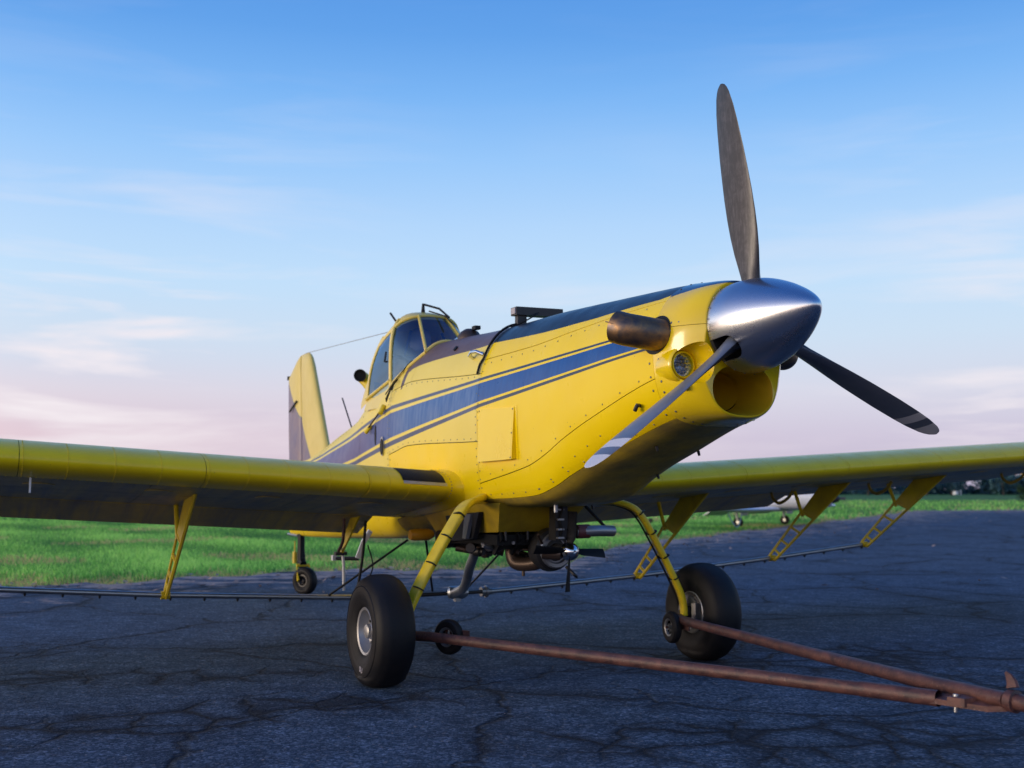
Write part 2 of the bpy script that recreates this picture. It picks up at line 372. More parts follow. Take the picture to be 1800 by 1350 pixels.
def SFs(s, tau, off=0.):
    while tau > 1: tau -= 2
    while tau < -1: tau += 2
    return SF(s, abs(tau), 1 if tau >= 0 else -1, off)
PSI = -1.11
plane = empty('crop_duster', (.2894, 7.8657, 0), PSI, 'yellow crop spraying aeroplane with blue side stripes parked on cracked asphalt', 'aeroplane')
TOPX = [-7.1, -5, -3.3, -2.2, -.378, 1.43, 1.95, 2.3]; TOPZ = [1.50, 1.655, 1.827, 1.995, 2.086, 2.143, 2.157, 2.165]; BOTZ = [1.26, 1.36, 1.49, 1.635, 1.859, 2.002, 2.04, 2.06]
FW, CAB, NB = -.43, -2.25, 1.885
def blk(s): return float(np.interp(s, [-.43, 1.13, 1.8, 2.15], [.155, .203, .209, .14]))
def brn(s):
    if s > -1.98: return float(np.interp(s, [-1.98, -1.9, -1.09, -.43], [.205, .196, .174, .158]))
    return .275 if s > -2.06 else -.5
RIV = MB(); RIVW = MB()
def rivet(p, n, r=.006, h=.0025, B=None):
    B = B or RIV
    p = Vector(p); n = Vector(n).normalized(); u = n.orthogonal().normalized(); w = n.cross(u); k = 7
    r1 = [p + (u * math.cos(2 * math.pi * i / k) + w * math.sin(2 * math.pi * i / k)) * r for i in range(k)]
    r2 = [p + (u * math.cos(2 * math.pi * i / k) + w * math.sin(2 * math.pi * i / k)) * r * .6 + n * h for i in range(k)]
    B.grid([r1, r2], cv=True); B.fan(r2, p + n * h * 1.1)
def fnorm(s, tau):
    a = SFs(s, tau + .01) - SFs(s, tau - .01); b = SFs(s + .01, tau) - SFs(s - .01, tau); n = np.cross(b, a); n /= np.linalg.norm(n)
    return n if np.dot(n, SFs(s, tau, .01) - SFs(s, tau)) > 0 else -n
def fus_rivets(s0, s1, tau, n, off=.001, r=.006):
    f = tau if callable(tau) else (lambda s: tau)
    for i in range(n):
        s = s0 + (s1 - s0) * (i + .5) / n; t = f(s); rivet(SFs(s, t, off), fnorm(s, t), r)
def fus_rivets_t(s, t0, t1, n, off=.001, r=.006):
    for i in range(n):
        t = t0 + (t1 - t0) * (i + .5) / n; rivet(SFs(s, t, off), fnorm(s, t), r)
def panel(name, s0, s1, ta, tb, m='fuselage_paint', band=None, off=0., gap=.0022, ds=.045, dt=.02, label=None):
    fa = ta if callable(ta) else (lambda s: ta); fb = tb if callable(tb) else (lambda s: tb)
    ns = max(3, int(abs(s1 - s0) / ds) + 1); sm = (s0 + s1) / 2; nt_ = max(4, int(abs(fb(sm) - fa(sm)) / dt) + 1)
    G = []; meta = []
    per = 1.35
    for i in range(ns + 1):
        s = s0 + gap + (s1 - s0 - 2 * gap) * i / ns; row = []; mrow = []
        a, b = fa(s), fb(s); g = gap / per
        a, b = a + g, b - g
        for j in range(nt_ + 1):
            t = a + (b - a) * j / nt_; p = SFs(s, t, off); row.append(p)
            mrow.append((s, t))
        G.append(row); meta.append(mrow)
    # skirt so that the sheet has thickness
    def sk(st): return SFs(st[0], st[1], off - .008)
    Gs = [[sk(m_) for m_ in meta[0]]] + G + [[sk(m_) for m_ in meta[-1]]]
    Ms = [meta[0]] + meta + [meta[-1]]
    G2 = []; M2 = []
    for r, mr in zip(Gs, Ms):
        G2.append([sk(mr[0])] + list(r) + [sk(mr[-1])]); M2.append([mr[0]] + list(mr) + [mr[-1]])
    mb = MB(); mb.grid(np.array(G2), flip=True)
    o = mb.build(name, m, plane, 40); me = o.data
    st = []; tp = []
    for row, mr in zip(G2, M2):
        for p, (s, t) in zip(row, mr):
            top = np.interp(p[0], TOPX, TOPZ); bot = np.interp(p[0], TOPX, BOTZ)
            tt = abs(((t + 1) % 2) - 1)
            st.append((p[2] - bot) / (top - bot) if tt > .12 else 3.); tp.append((band(s) - tt) if band else -1.)
    for n_, vals in (('stripe', st), ('topband', tp)):
        a = me.attributes.new(n_, 'FLOAT', 'POINT'); a.data.foreach_set('value', vals)
    if label: o['label'] = label
    return o
# inner frame seen only through the seams
G = []
for s in np.linspace(-7.04, 1.60, 150):
    G.append([SFs(s, t, -.012) for t in np.linspace(-1, 1, 57)[:-1]])
core_mb = MB()
def open_cockpit(p):   # the frame stays below the cockpit sill
    if -3.25 < p[0] < -1.95 and p[2] > 2.0: return np.array([p[0], p[1], min(p[2], 2.02)])
    return p
core_mb.grid([[open_cockpit(p) for p in r] for r in G], cv=True, flip=True); core_mb.fan(G[0], np.mean(G[0], 0)); core_mb.fan(G[-1], np.mean(G[-1], 0), flip=True)
core_mb.build('fuselage_frame', 'core_dark', plane)
low = lambda s: float(np.interp(s, [-.5, .92, 1.9], [.738, .655, .598])); low_n = lambda s: -low(s)
fst = .235
panel('top_cowl', FW, NB, lambda s: -fst, lambda s: fst, band=blk, dt=.012)
bot = .80
for sg in (-1, 1):
    n_ = lambda f: (lambda s: sg * f(s))
    def P2(name, s0, s1, f0, f1, m, band=None, **k):
        a, b = (f0, f1) if sg > 0 else ((lambda s: -f1(s)), (lambda s: -f0(s)))
        return panel(name, s0, s1, a, b, m, band, **k)
    P2('side_cowl', FW, NB, lambda s: fst, low, 'fuselage_paint', blk, ds=.04, dt=.011)
    P2('lower_cowl', FW, NB, low, lambda s: bot, 'fuselage_paint')
    P2('hopper_side_skin', CAB, FW, lambda s: float(np.interp(s, [CAB, FW], [.255, .296])), lambda s: float(np.interp(s, [CAB, FW], [.527, .57])), 'faded_fuselage_paint', brn, ds=.03, dt=.010)
    P2('hopper_lower_skin', CAB, FW, lambda s: float(np.interp(s, [CAB, FW], [.527, .57])), lambda s: .805, 'fuselage_paint')
    P2('cockpit_side_skin', -3.15, CAB, lambda s: float(np.interp(s, [-3.15, CAB], [.20, .245])), lambda s: .60, 'faded_fuselage_paint', None, dt=.012)
    P2('aft_side_skin', -5.3, -3.15, lambda s: .14, lambda s: .60, 'faded_fuselage_paint', None, dt=.014)
    P2('tail_side_skin', -7.04, -5.3, lambda s: .14, lambda s: .60, 'faded_fuselage_paint', None, dt=.014)
    # fasteners
    fus_rivets(FW + .05, NB - .08, (lambda s: sg * (fst + .022)), 13); fus_rivets(FW + .1, NB - .05, (lambda s: sg * (low(s) - .022)), 11)
    fus_rivets(FW + .05, 1.8, sg * (bot - .02), 12); fus_rivets(CAB + .05, FW - .05, (lambda s: sg * (float(np.interp(s, [CAB, FW], [.255, .296])) + .012)), 15)
    fus_rivets(CAB + .05, FW - .05, (lambda s: sg * (float(np.interp(s, [CAB, FW], [.527, .57])) - .012)), 14)
    fus_rivets_t(FW + .022, sg * .24, sg * .9, 20); fus_rivets_t(FW - .022, sg * .3, sg * .8, 16); fus_rivets_t(CAB + .03, sg * .27, sg * .8, 16)
    fus_rivets_t(CAB - .03, sg * .27, sg * .58, 12); fus_rivets(-6.9, CAB - .1, sg * .585, 40); fus_rivets(-6.8, -3.2, sg * .155, 34)
    fus_rivets_t(-3.12, sg * .2, sg * .58, 12, r=.007); fus_rivets_t(1.85, sg * .5, sg * .79, 5, r=.0075); fus_rivets_t(1.93, sg * .5, sg * .93, 9, .004, .0075)
    for k in range(6):   # the row by the lower nose
        rivet(SFs(1.25 - .16 * k, sg * (.72 + .012 * k), .001), fnorm(1.25 - .16 * k, sg * .74), .006)
panel('hopper_top_skin', -1.84, FW, lambda s: -float(np.interp(s, [CAB, FW], [.255, .296])), lambda s: float(np.interp(s, [CAB, FW], [.255, .296])), 'faded_fuselage_paint', brn, ds=.03, dt=.010)
wsb = lambda s: float(np.interp(s, [-2.25, -2.15, -1.95, -1.84], [.222, .19, .13, .02]))
for sg in (-1, 1):
    f0 = wsb; f1 = lambda s: float(np.interp(s, [CAB, FW], [.255, .296]))
    a, b = (f0, f1) if sg > 0 else ((lambda s: -f1(s)), (lambda s: -f0(s)))
    panel('cockpit_deck_skin', CAB, -1.84, a, b, 'faded_fuselage_paint', brn, ds=.02, dt=.010)
panel('turtle_deck', -7.04, -3.25, -.14, .14, 'faded_fuselage_paint', None)
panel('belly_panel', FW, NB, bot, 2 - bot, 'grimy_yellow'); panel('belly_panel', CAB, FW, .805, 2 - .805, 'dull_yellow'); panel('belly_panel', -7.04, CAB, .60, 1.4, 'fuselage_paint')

# nose bowl, made solid, cut by the intake, the lamp pockets and the parting line
mb = MB(); G = []
for s in [NB + .003, 1.91, 1.94, 1.97, 2.0, 2.02, 2.04, 2.06, 2.075, 2.09, 2.105, 2.12, 2.13, 2.14, 2.147]:
    G.append([SFs(s, t, .003) for t in np.linspace(-1, 1, 113)[:-1]])
for d, k in ((.003, .99), (.005, .978), (.006, .962)):
    c = np.array([0, 0, 2.02]); G.append([np.array([p[0] + d, p[1] * k, c[2] + (p[2] - c[2]) * k]) for p in G[14]])
for row in G:   # the upper part of the bowl runs on forward to the spinner and closes round it
    for i, p in enumerate(row):
        f = min(max((p[2] - 1.88) / .24, 0), 1); h = min(max((p[0] + K * (p[2] - 1.8) - 2.0) / .15, 0), 1.1)
        row[i] = np.array([p[0] + .052 * h * f, p[1] * (1 - .075 * f * h * h), p[2]])
mb.grid(G, cv=True, flip=True); mb.fan(G[0], np.mean(G[0], 0)); mb.fan(G[-1], np.mean(G[-1], 0), flip=True)
def f_bowl(t, b):
    c, v = grime(t, b, Y_NEW, (.80, .52, .008), 2.5, .6, .14, .3, True, .03)
    sx = t.nodes.new('ShaderNodeSeparateXYZ'); t.links.new(v, sx.inputs[0])
    f = mth(t, 'GREATER_THAN', mth(t, 'MULTIPLY_ADD', sx.outputs[0], -.15, sx.outputs[2]), 2.321 - 1.76 * .15)
    t.links.new(mixc(t, f, c, (.012, .02, .034)), b.inputs['Base Color'])
mat('nose_bowl_paint', Y_NEW, .2, 0, .6, fn=f_bowl)
bowl = mb.build('nose_bowl', 'nose_bowl_paint', plane)
cut = MB(); G = []
for x, ry, rz, zc in ((2.30, .235, .165, 1.798), (2.20, .217, .148, 1.798), (2.165, .205, .139, 1.797), (2.13, .193, .129, 1.797), (2.05, .178, .118, 1.797), (1.7, .16, .11, 1.82)):
    G.append([(x, ry * math.copysign(abs(math.sin(a)) ** .85, math.sin(a)), zc + rz * math.copysign(abs(math.cos(a)) ** .85, math.cos(a))) for a in np.linspace(0, 2 * math.pi, 49)[:-1]])
cut.grid(G, cv=True); cut.fan(G[0], (2.30, 0, 1.785), flip=True); cut.fan(G[-1], (1.7, 0, 1.82))
mat('duct_paint', (.60, .38, .012), .5, spec=.3)
c = cut.build('cutter', 'duct_paint', plane)
for sg in (-1, 1):   # swelling that carries the lamp
    if sg > 0: continue
    ear = MB().lathe([(-.26, 0), (-.24, .035), (-.18, .068), (-.10, .092), (-.02, .102), (.02, .102), (.034, .098), (.042, .090), (.042, 0)], (2.0, sg * .296, 1.932), (1, 0, 0), 40).build('ear', 'nose_bowl_paint', plane); boolean(bowl, ear, 'UNION')
boolean(bowl, c, transfer=True)
LAMP = [(2.035, -.302, 1.932)]
for x, y, z in LAMP:
    c = MB().lathe([(-.02, 0), (-.02, .076), (.0, .082), (.02, .088), (.08, .108), (.3, .17), (.3, 0)], (x, y, z), (1, 0, 0), 40).build('cutter', 'nose_bowl_paint', plane)
    boolean(bowl, c)
c = MB().box((2.05, 0, 2.14), (.6, 1.2, .0028)).build('cutter', 'nose_bowl_paint', plane); boolean(bowl, c)
me = bowl.data; me.polygons.foreach_set('use_smooth', [True] * len(me.polygons)); me.set_sharp_from_angle(angle=R_(38))
for sg in (-1, 1):   # paired screws along the bowl's parting line, then the ring at the spinner
    for k in range(5):
        for dz in (-.022, .022):
            s = 1.92 + .05 * k
            if s > 2.12: continue
            Lq, yq, zq = outline(s); t = float(np.interp(-(2.14 + dz), -zq, Lq)); rivet(SFs(s, sg * t, .0035), fnorm(s, sg * t), .008, .003)
    for t in (.03, .09, .15, .21): rivet(SFs(1.91, sg * t, .004), fnorm(1.91, sg * t), .007)
duct = MB(); G = []
for x, ry, rz, zc in ((1.895, .1705, .1150, 1.806), (1.82, .16, .115, 1.825), (1.74, .13, .10, 1.85), (1.70, .08, .07, 1.86)):
    G.append([(x, ry * math.sin(a), zc + rz * math.cos(a)) for a in np.linspace(0, 2 * math.pi, 33)[:-1]])
duct.grid(G, cv=True); duct.fan(G[-1], (1.69, 0, 1.86), flip=False); duct.build('intake_duct', 'duct_paint', plane)
for x, y, z in LAMP:
    ring = MB().lathe([(-.018, .060), (-.004, .062), (.004, .065), (.002, .072), (-.012, .077)], (x, y, z), (1, 0, 0), 40).build('landing_lamp', 'yellow_paint', plane)
    MB().lathe([(-.016, 0), (-.016, .064)], (x, y, z), (1, 0, 0), 32).build('reflector', 'chrome', ring)
    led = MB()
    for rr_, nn in ((0, 1), (.021, 6), (.042, 12)):
        for k in range(nn):
            a = 2 * math.pi * k / nn; led.lathe([(-.016, .0095), (-.008, .008), (-.007, .004), (-.013, 0)], (x, y + rr_ * math.cos(a), z + rr_ * math.sin(a)), (1, 0, 0), 10)
    led.build('led_cluster', 'aluminium', ring)
    MB().lathe([(-.003, .063), (.0, .045), (.001, 0)], (x, y, z), (1, 0, 0), 32).build('lens', 'lens_glass', ring)

# exhaust stacks
for sg in (-1, 1):
    path = spline([(1.905, sg * .30, 2.10), (1.902, sg * .40, 2.107), (1.884, sg * .48, 2.118), (1.845, sg * .54, 2.132), (1.79, sg * .572, 2.152)], 7); n = len(path)
    if sg > 0: path = [p - Vector((0, 0, .09 * max(0, p.y - .30) / .27)) for p in path]
    ex = MB().tube(path, [.089 + .002 * i / n for i in range(n)], 36, cap=False)
    ex.tube(path[2:], [.085 + .002 * i / n for i in range(2, n)], 36, cap=False); ex.f = [f for f in ex.f]
    lip = []
    e = ex.build('exhaust_stack', 'burnt_steel', plane, 60)
    w = MB().tube([p + Vector((.0, sg * .0, 0)) + (Vector((.30, sg * .92, .22)).normalized() * (.090 + .002 * i / n)) for i, p in enumerate(path)], .0035, 6).build('weld_seam', 'burnt_steel', e)
    hole = MB()  # skin is not cut: a black disc stands for the hole's inner dark
    cs, ct = 1.912, .412
    ring = []
    for k in range(40):
        a = 2 * math.pi * k / 40; ring.append((cs + .112 * math.cos(a), sg * (ct + .112 / 1.30 * math.sin(a))))
    A = [SFs(s, t, .006) for s, t in ring]; B = [SFs(s, t, -.004) for s, t in ring]; cen = SFs(cs, sg * ct, .004)
    C1 = [SFs(cs + (s - cs) * .9, sg * ct + (t - sg * ct) * .9, .0065) for s, t in ring]; C2 = [SFs(cs + (s - cs) * .55, sg * ct + (t - sg * ct) * .55, .005) for s, t in ring]
    hole.grid([B, A, C1, C2], cv=True, flip=sg > 0); hole.fan(C2, cen, flip=sg > 0); hole.build('exhaust_dark_disc', 'black', plane)

# fuselage fittings
for sg in (-1, 1):
    bx = MB(); c00 = (-.385, .445); c10 = (.198, .462); c11 = (.190, .655); c01 = (-.36, .652)
    def cp(u, v, o):
        s = (c00[0] * (1 - u) + c10[0] * u) * (1 - v) + (c01[0] * (1 - u) + c11[0] * u) * v; t = (c00[1] * (1 - u) + c10[1] * u) * (1 - v) + (c01[1] * (1 - u) + c11[1] * u) * v
        return SFs(s, sg * t, o)
    top_, bo = [[cp(u, v, .006 + .032 * v) for u in np.linspace(0, 1, 5)] for v in np.linspace(0, 1, 5)], [[cp(u, v, -.003) for u in np.linspace(0, 1, 5)] for v in (0, 1)]
    bx.grid(top_, flip=sg < 0); bx.grid([top_[-1], bo[-1]], flip=sg < 0); bx.grid([bo[0], top_[0]], flip=sg < 0)
    for i, fl in ((0, True), (-1, False)):
        bx.grid([[r[i] for r in top_], [cp(0 if i == 0 else 1, v, -.003) for v in np.linspace(0, 1, 5)]], flip=(fl != (sg < 0)))
    o = bx.build('side_air_scoop', 'yellow_paint', plane, 25)
    for u, v in ((.03, .04), (.97, .04), (.97, .97), (.97, .5)):
        rivet(cp(u, v, .007 + .032 * v), fnorm(0, sg * .55), .007, .003)
    fl = MB(); fl.grid([[cp(1.0 + d, v, .002) for v in np.linspace(-.03, 1.03, 6)] for d in (0, .06)], flip=sg > 0); fl.build('scoop_flange', 'yellow_paint', o)
# little fittings on the starboard and port sides
def patch(name, s, t, rs, rt, m, off=.004, k=20, sg=-1, parent=plane):
    mb = MB(); ring = [(s + rs * math.cos(2 * math.pi * i / k), sg * (t + rt * math.sin(2 * math.pi * i / k))) for i in range(k)]
    mb.grid([[SFs(a, b, -.002) for a, b in ring], [SFs(a, b, off) for a, b in ring]], cv=True, flip=sg > 0); mb.fan([SFs(a, b, off) for a, b in ring], SFs(s, sg * t, off), flip=sg > 0)
    return mb.build(name, m, parent)
patch('fuel_vent_opening', -2.62, .40, .022, .045, 'black')
v_ = patch('cabin_air_vent', -2.41, .472, .050, .042, 'aluminium', .012); patch('vent_opening', -2.405, .475, .038, .034, 'black', .018, parent=v_)
patch('top_latch', -1.15, .14, .022, .012, 'black', .012)
h = MB().tube([SFs(-.67, -.215, .0), SFs(-.66, -.215, .045), SFs(-.62, -.205, .055), SFs(-.55, -.205, .05), SFs(-.52, -.205, .0)], .014, 10).build('grab_handle', 'chrome', plane)
h = MB().tube([SFs(1.70, -.68, 0), SFs(1.72, -.675, .03), SFs(1.69, -.69, .035)], .012, 10).build('drain_fitting', 'dark_metal', plane)
kb = MB().lathe([(0, .022), (.012, .024), (.03, .018), (.034, 0)], SFs(2.06, -.675, .0), fnorm(2.06, -.675), 18).build('blue_cap', 'chrome', plane)
# rubber seal / cable over the firewall seam
MB().tube([SFs(FW - .01 - (.03 if abs(t) > .25 else 0), t, .014) for t in np.linspace(-.30, .16, 22)], .010, 8).build('vent_hose', 'black', plane)
# windscreen wash tube and bracket loop on the deck
MB().tube(spline([SFs(-1.86, -.05, .02), SFs(-2.0, -.14, .02), SFs(-2.12, -.19, .02), SFs(-2.2, -.23, .03), SFs(-2.33, -.26, .03)], 5), .005, 6).build('washer_tube', 'black', plane)
MB().tube([SFs(-2.16, -.215, .012), SFs(-2.13, -.235, .05), SFs(-2.20, -.30, .06), SFs(-2.27, -.30, .03), SFs(-2.25, -.24, .02), SFs(-2.16, -.215, .012)], .006, 6).build('step_bracket', 'black', plane)
# door hinge rods
MB().tube([SFs(-2.36, -.315, .03), SFs(-2.78, -.355, .03)], .008, 6).build('door_rod', 'bronze', plane)
MB().tube([SFs(-2.38, -.30, .012), SFs(-2.36, -.34, .045)], .022, 8).build('rod_clamp', 'gear_yellow', plane); MB().tube([SFs(-2.74, -.345, .01), SFs(-2.80, -.37, .04)], .020, 8).build('rod_clamp', 'gear_yellow', plane)

# light bar on its post, hopper dome, cowl top wire
lb = MB().box((-.50, .14, 2.612), (.10, .40, .062), Matrix.Rotation(R_(1), 3, 'X')).build('lightbar', 'dark_metal', plane, 30)
MB().box((-.50, -.063, 2.61), (.07, .01, .045), Matrix.Rotation(R_(1), 3, 'X')).build('end_window', 'pale_fabric', lb)
MB().box((-.50, .0, 2.545), (.05, .075, .12)).build('post', 'dark_metal', lb)
MB().tube(spline([(-.44, .12, 2.60), (-.40, .05, 2.56), (-.44, -.05, 2.50), (-.47, -.10, 2.48)], 5), .006, 6).build('cable', 'black', lb)
dm = MB().lathe([(-.06, .105), (.0, .105), (.04, .098), (.075, .075), (.10, .035), (.105, 0)], (-1.45, 0, 2.50), (0, 0, 1), 28).build('hopper_vent_dome', 'bronze', plane)
MB().box((-1.36, .02, 2.60), (.07, .05, .03)).build('latch', 'black', dm)

# ------------------------------------------------------------------ propeller
AX = Vector((math.cos(.0896), 0, math.sin(.0896))); LFv = Vector((0, 1, 0)); U2 = Vector((-math.sin(.0896), 0, math.cos(.0896))); HUB = Vector((2.2903, 0, 2.1389))
hub = MB().lathe([(-.122, 0), (-.122, .243), (-.10, .243), (-.10, .09), (-.06, .085), (.08, .085), (.09, 0)], HUB, AX, 40).build('propeller', 'dark_metal', plane)
prof = [(-.113, .240), (-.111, .248), (-.06, .249), (.0, .246), (.06, .237), (.13, .219), (.20, .193), (.27, .161), (.33, .128), (.375, .100), (.412, .073), (.440, .049), (.458, .028), (.4655, .012), (.467, 0)]
pp = spline([(a, b, 0) for a, b in prof], 4); pr = [(p.x, max(p.y, 0)) for p in pp]
inner = [(a - .004, max(b - .004, 0)) for a, b in reversed(pr)]
sp = MB().lathe(pr, HUB, AX, 96)
inn = [(a if a > -.11 else -.115, b) for a, b in inner]
sp.lathe(inn, HUB, AX, 96); sp.lathe([(-.115, .232), (-.115, .236)], HUB, AX, 96)
def solid_spinner():
    m = MB().lathe([(-.115, 0)] + pr, HUB, AX, 96); return m
spin = solid_spinner().build('spinner', 'polished_metal', hub)
PH = [-.092 + k * -2 * math.pi / 3 for k in (0, 1, -1)]
# hollow it, then cut a rounded notch for each blade
c = MB().lathe([(-.2, 0), (-.2, .232), (-.06, .234), (.06, .22), (.13, .196), (.15, 0)], HUB, AX, 64).build('cutter', 'black', hub); boolean(spin, c)
for i, a in enumerate(PH):
    rd = U2 * math.cos(a) + LFv * math.sin(a); tg = AX.cross(rd); w = .070; o_ = HUB + rd * .12
    pts = [o_ - AX * .16 + tg * w] + [o_ + AX * (.0 + w * math.sin(b)) + tg * (w * math.cos(b)) for b in np.linspace(0, math.pi, 15)] + [o_ - AX * .16 - tg * w]
    c = MB().prism(pts, rd * .3).build('cutter', 'black', hub)
    boolean(spin, c)
me = spin.data; me.polygons.foreach_set('use_smooth', [True] * len(me.polygons)); me.set_sharp_from_angle(angle=R_(30))
for k in range(24):
    a = 2 * math.pi * (k + .5) / 24; rd = U2 * math.cos(a) + LFv * math.sin(a)
    if all(abs(((a - b + math.pi) % (2 * math.pi)) - math.pi) > .33 for b in PH): rivet(HUB - AX * .10 + rd * .2535, rd, .006)
for a in PH:
    rd = U2 * math.cos(a) + LFv * math.sin(a); tg = AX.cross(rd)
    rs = [.09, .14, .20, .26, .32, .40, .5, .6, .72, .84, .95, 1.05, 1.106, 1.13, 1.176, 1.20, 1.24, 1.28, 1.31, 1.33, 1.341, 1.346]
    cs = [(.09, .095), (.2, .105), (.26, .12), (.32, .145), (.42, .185), (.55, .215), (.75, .226), (.95, .215), (1.1, .195), (1.2, .172), (1.28, .135), (1.32, .098), (1.337, .062), (1.346, .014)]
    th = [(.09, .09), (.2, .085), (.32, .055), (.5, .034), (.9, .02), (1.25, .011), (1.346, .004)]
    G = []; nk = 40
    for r in rs:
        c_ = np.interp(r, *zip(*cs)); t_ = np.interp(r, *zip(*th)); be = R_(88 + (1.0 - r) * 17)
        cd = tg * math.cos(be) + AX * math.sin(be); nd = rd.cross(cd); pw = np.interp(r, [.2, .5], [1, 1.25])
        row = []
        for k in range(nk):
            q = 2 * math.pi * k / nk; x = math.cos(q); z = math.sin(q)
            row.append(HUB + rd * r + cd * (c_ / 2 * x) + nd * (t_ / 2 * math.copysign(abs(z) ** pw, z) + .06 * t_ * (1 - x * x)))
        G.append(row)
    mb = MB(); mb.grid(G, cv=True, flip=True); mb.fan(G[-1], HUB + rd * 1.3462); mb.fan(G[0], HUB + rd * .09, flip=True)
    idx = 0
    for i in range(len(rs) - 1):
        for k in range(nk):
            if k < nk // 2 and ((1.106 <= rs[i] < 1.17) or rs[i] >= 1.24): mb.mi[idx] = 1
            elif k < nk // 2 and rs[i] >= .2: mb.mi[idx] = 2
            idx += 1
    for q in range(idx, idx + nk): mb.mi[q] = 1 if (q - idx) < nk // 2 else 0
    b = mb.build('blade', ['blade_grey', 'blade_white', 'blade_front_sky_grey'], hub, 50)
    MB().lathe([(-.02, .06), (.02, .06), (.03, .05)], HUB + rd * .13, rd, 24).build('blade_cuff', 'dark_metal', hub)

# ------------------------------------------------------------------ wings
def naca(x):
    yt = 5 * .155 * (.2969 * math.sqrt(x) - .1260 * x - .3516 * x * x + .2843 * x ** 3 - .1036 * x ** 4); p, m = .4, .04
    yc = m / p ** 2 * (2 * p * x - x * x) if x < p else m / (1 - p) ** 2 * ((1 - 2 * p) + 2 * p * x - x * x); return yt, yc
CH = 1.83; DEL = R_(9.6); XLE = -.70; ZLE0 = 1.285; DIH = .061
CD = np.array([-math.cos(DEL), 0, -math.sin(DEL)]); CU = np.array([-math.sin(DEL), 0, math.cos(DEL)])
def WS(y, q, off=0., droop=0., xl=1., hinge=.755):
    """q -1..1 (negative = upper side), x along chord = q*q"""
    x = min(q * q, 1.); yt, yc = naca(x); zz = yc + (yt if q < 0 else -yt)
    P = np.array([XLE, y, ZLE0 + DIH * (abs(y) - .5)])
    if droop:
        dx, dz = x - hinge, zz - (naca(hinge)[1] - .01); c, s = math.cos(droop), math.sin(droop); x, zz = hinge + dx * c + dz * s, naca(hinge)[1] - .01 - dx * s + dz * c
    sgn = -1 if q >= 0 else 1
    nrm = (CU * sgn * (1 if abs(q) > .3 else abs(q) / .3) - CD * (0 if abs(q) > .3 else (1 - abs(q) / .3)))
    nrm = nrm / np.linalg.norm(nrm)
    return P + CD * x * CH + CU * zz * CH + nrm * off
def wing_panel(name, y0, y1, q0, q1, m, off=0., gap=.002, nq=None, droop=0., ny=None, parent=plane):
    nq = nq or max(6, int(abs(q1 - q0) / .05)); ny = ny or max(1, int(abs(y1 - y0) / .5)); sg = 1 if y1 > y0 else -1
    ys = np.linspace(y0 + sg * gap, y1 - sg * gap, ny + 1); qs = np.linspace(q0, q1, nq + 1)
    G = [[WS(y, q, off, droop) for q in qs] for y in ys]
    G = [[WS(y_, q, off - .006, droop) for q in qs] for y_ in ys[:1]] + G + [[WS(y_, q, off - .006, droop) for q in qs] for y_ in ys[-1:]]
    mb = MB(); mb.grid(G, flip=sg < 0); return mb.build(name, m, parent, 40)
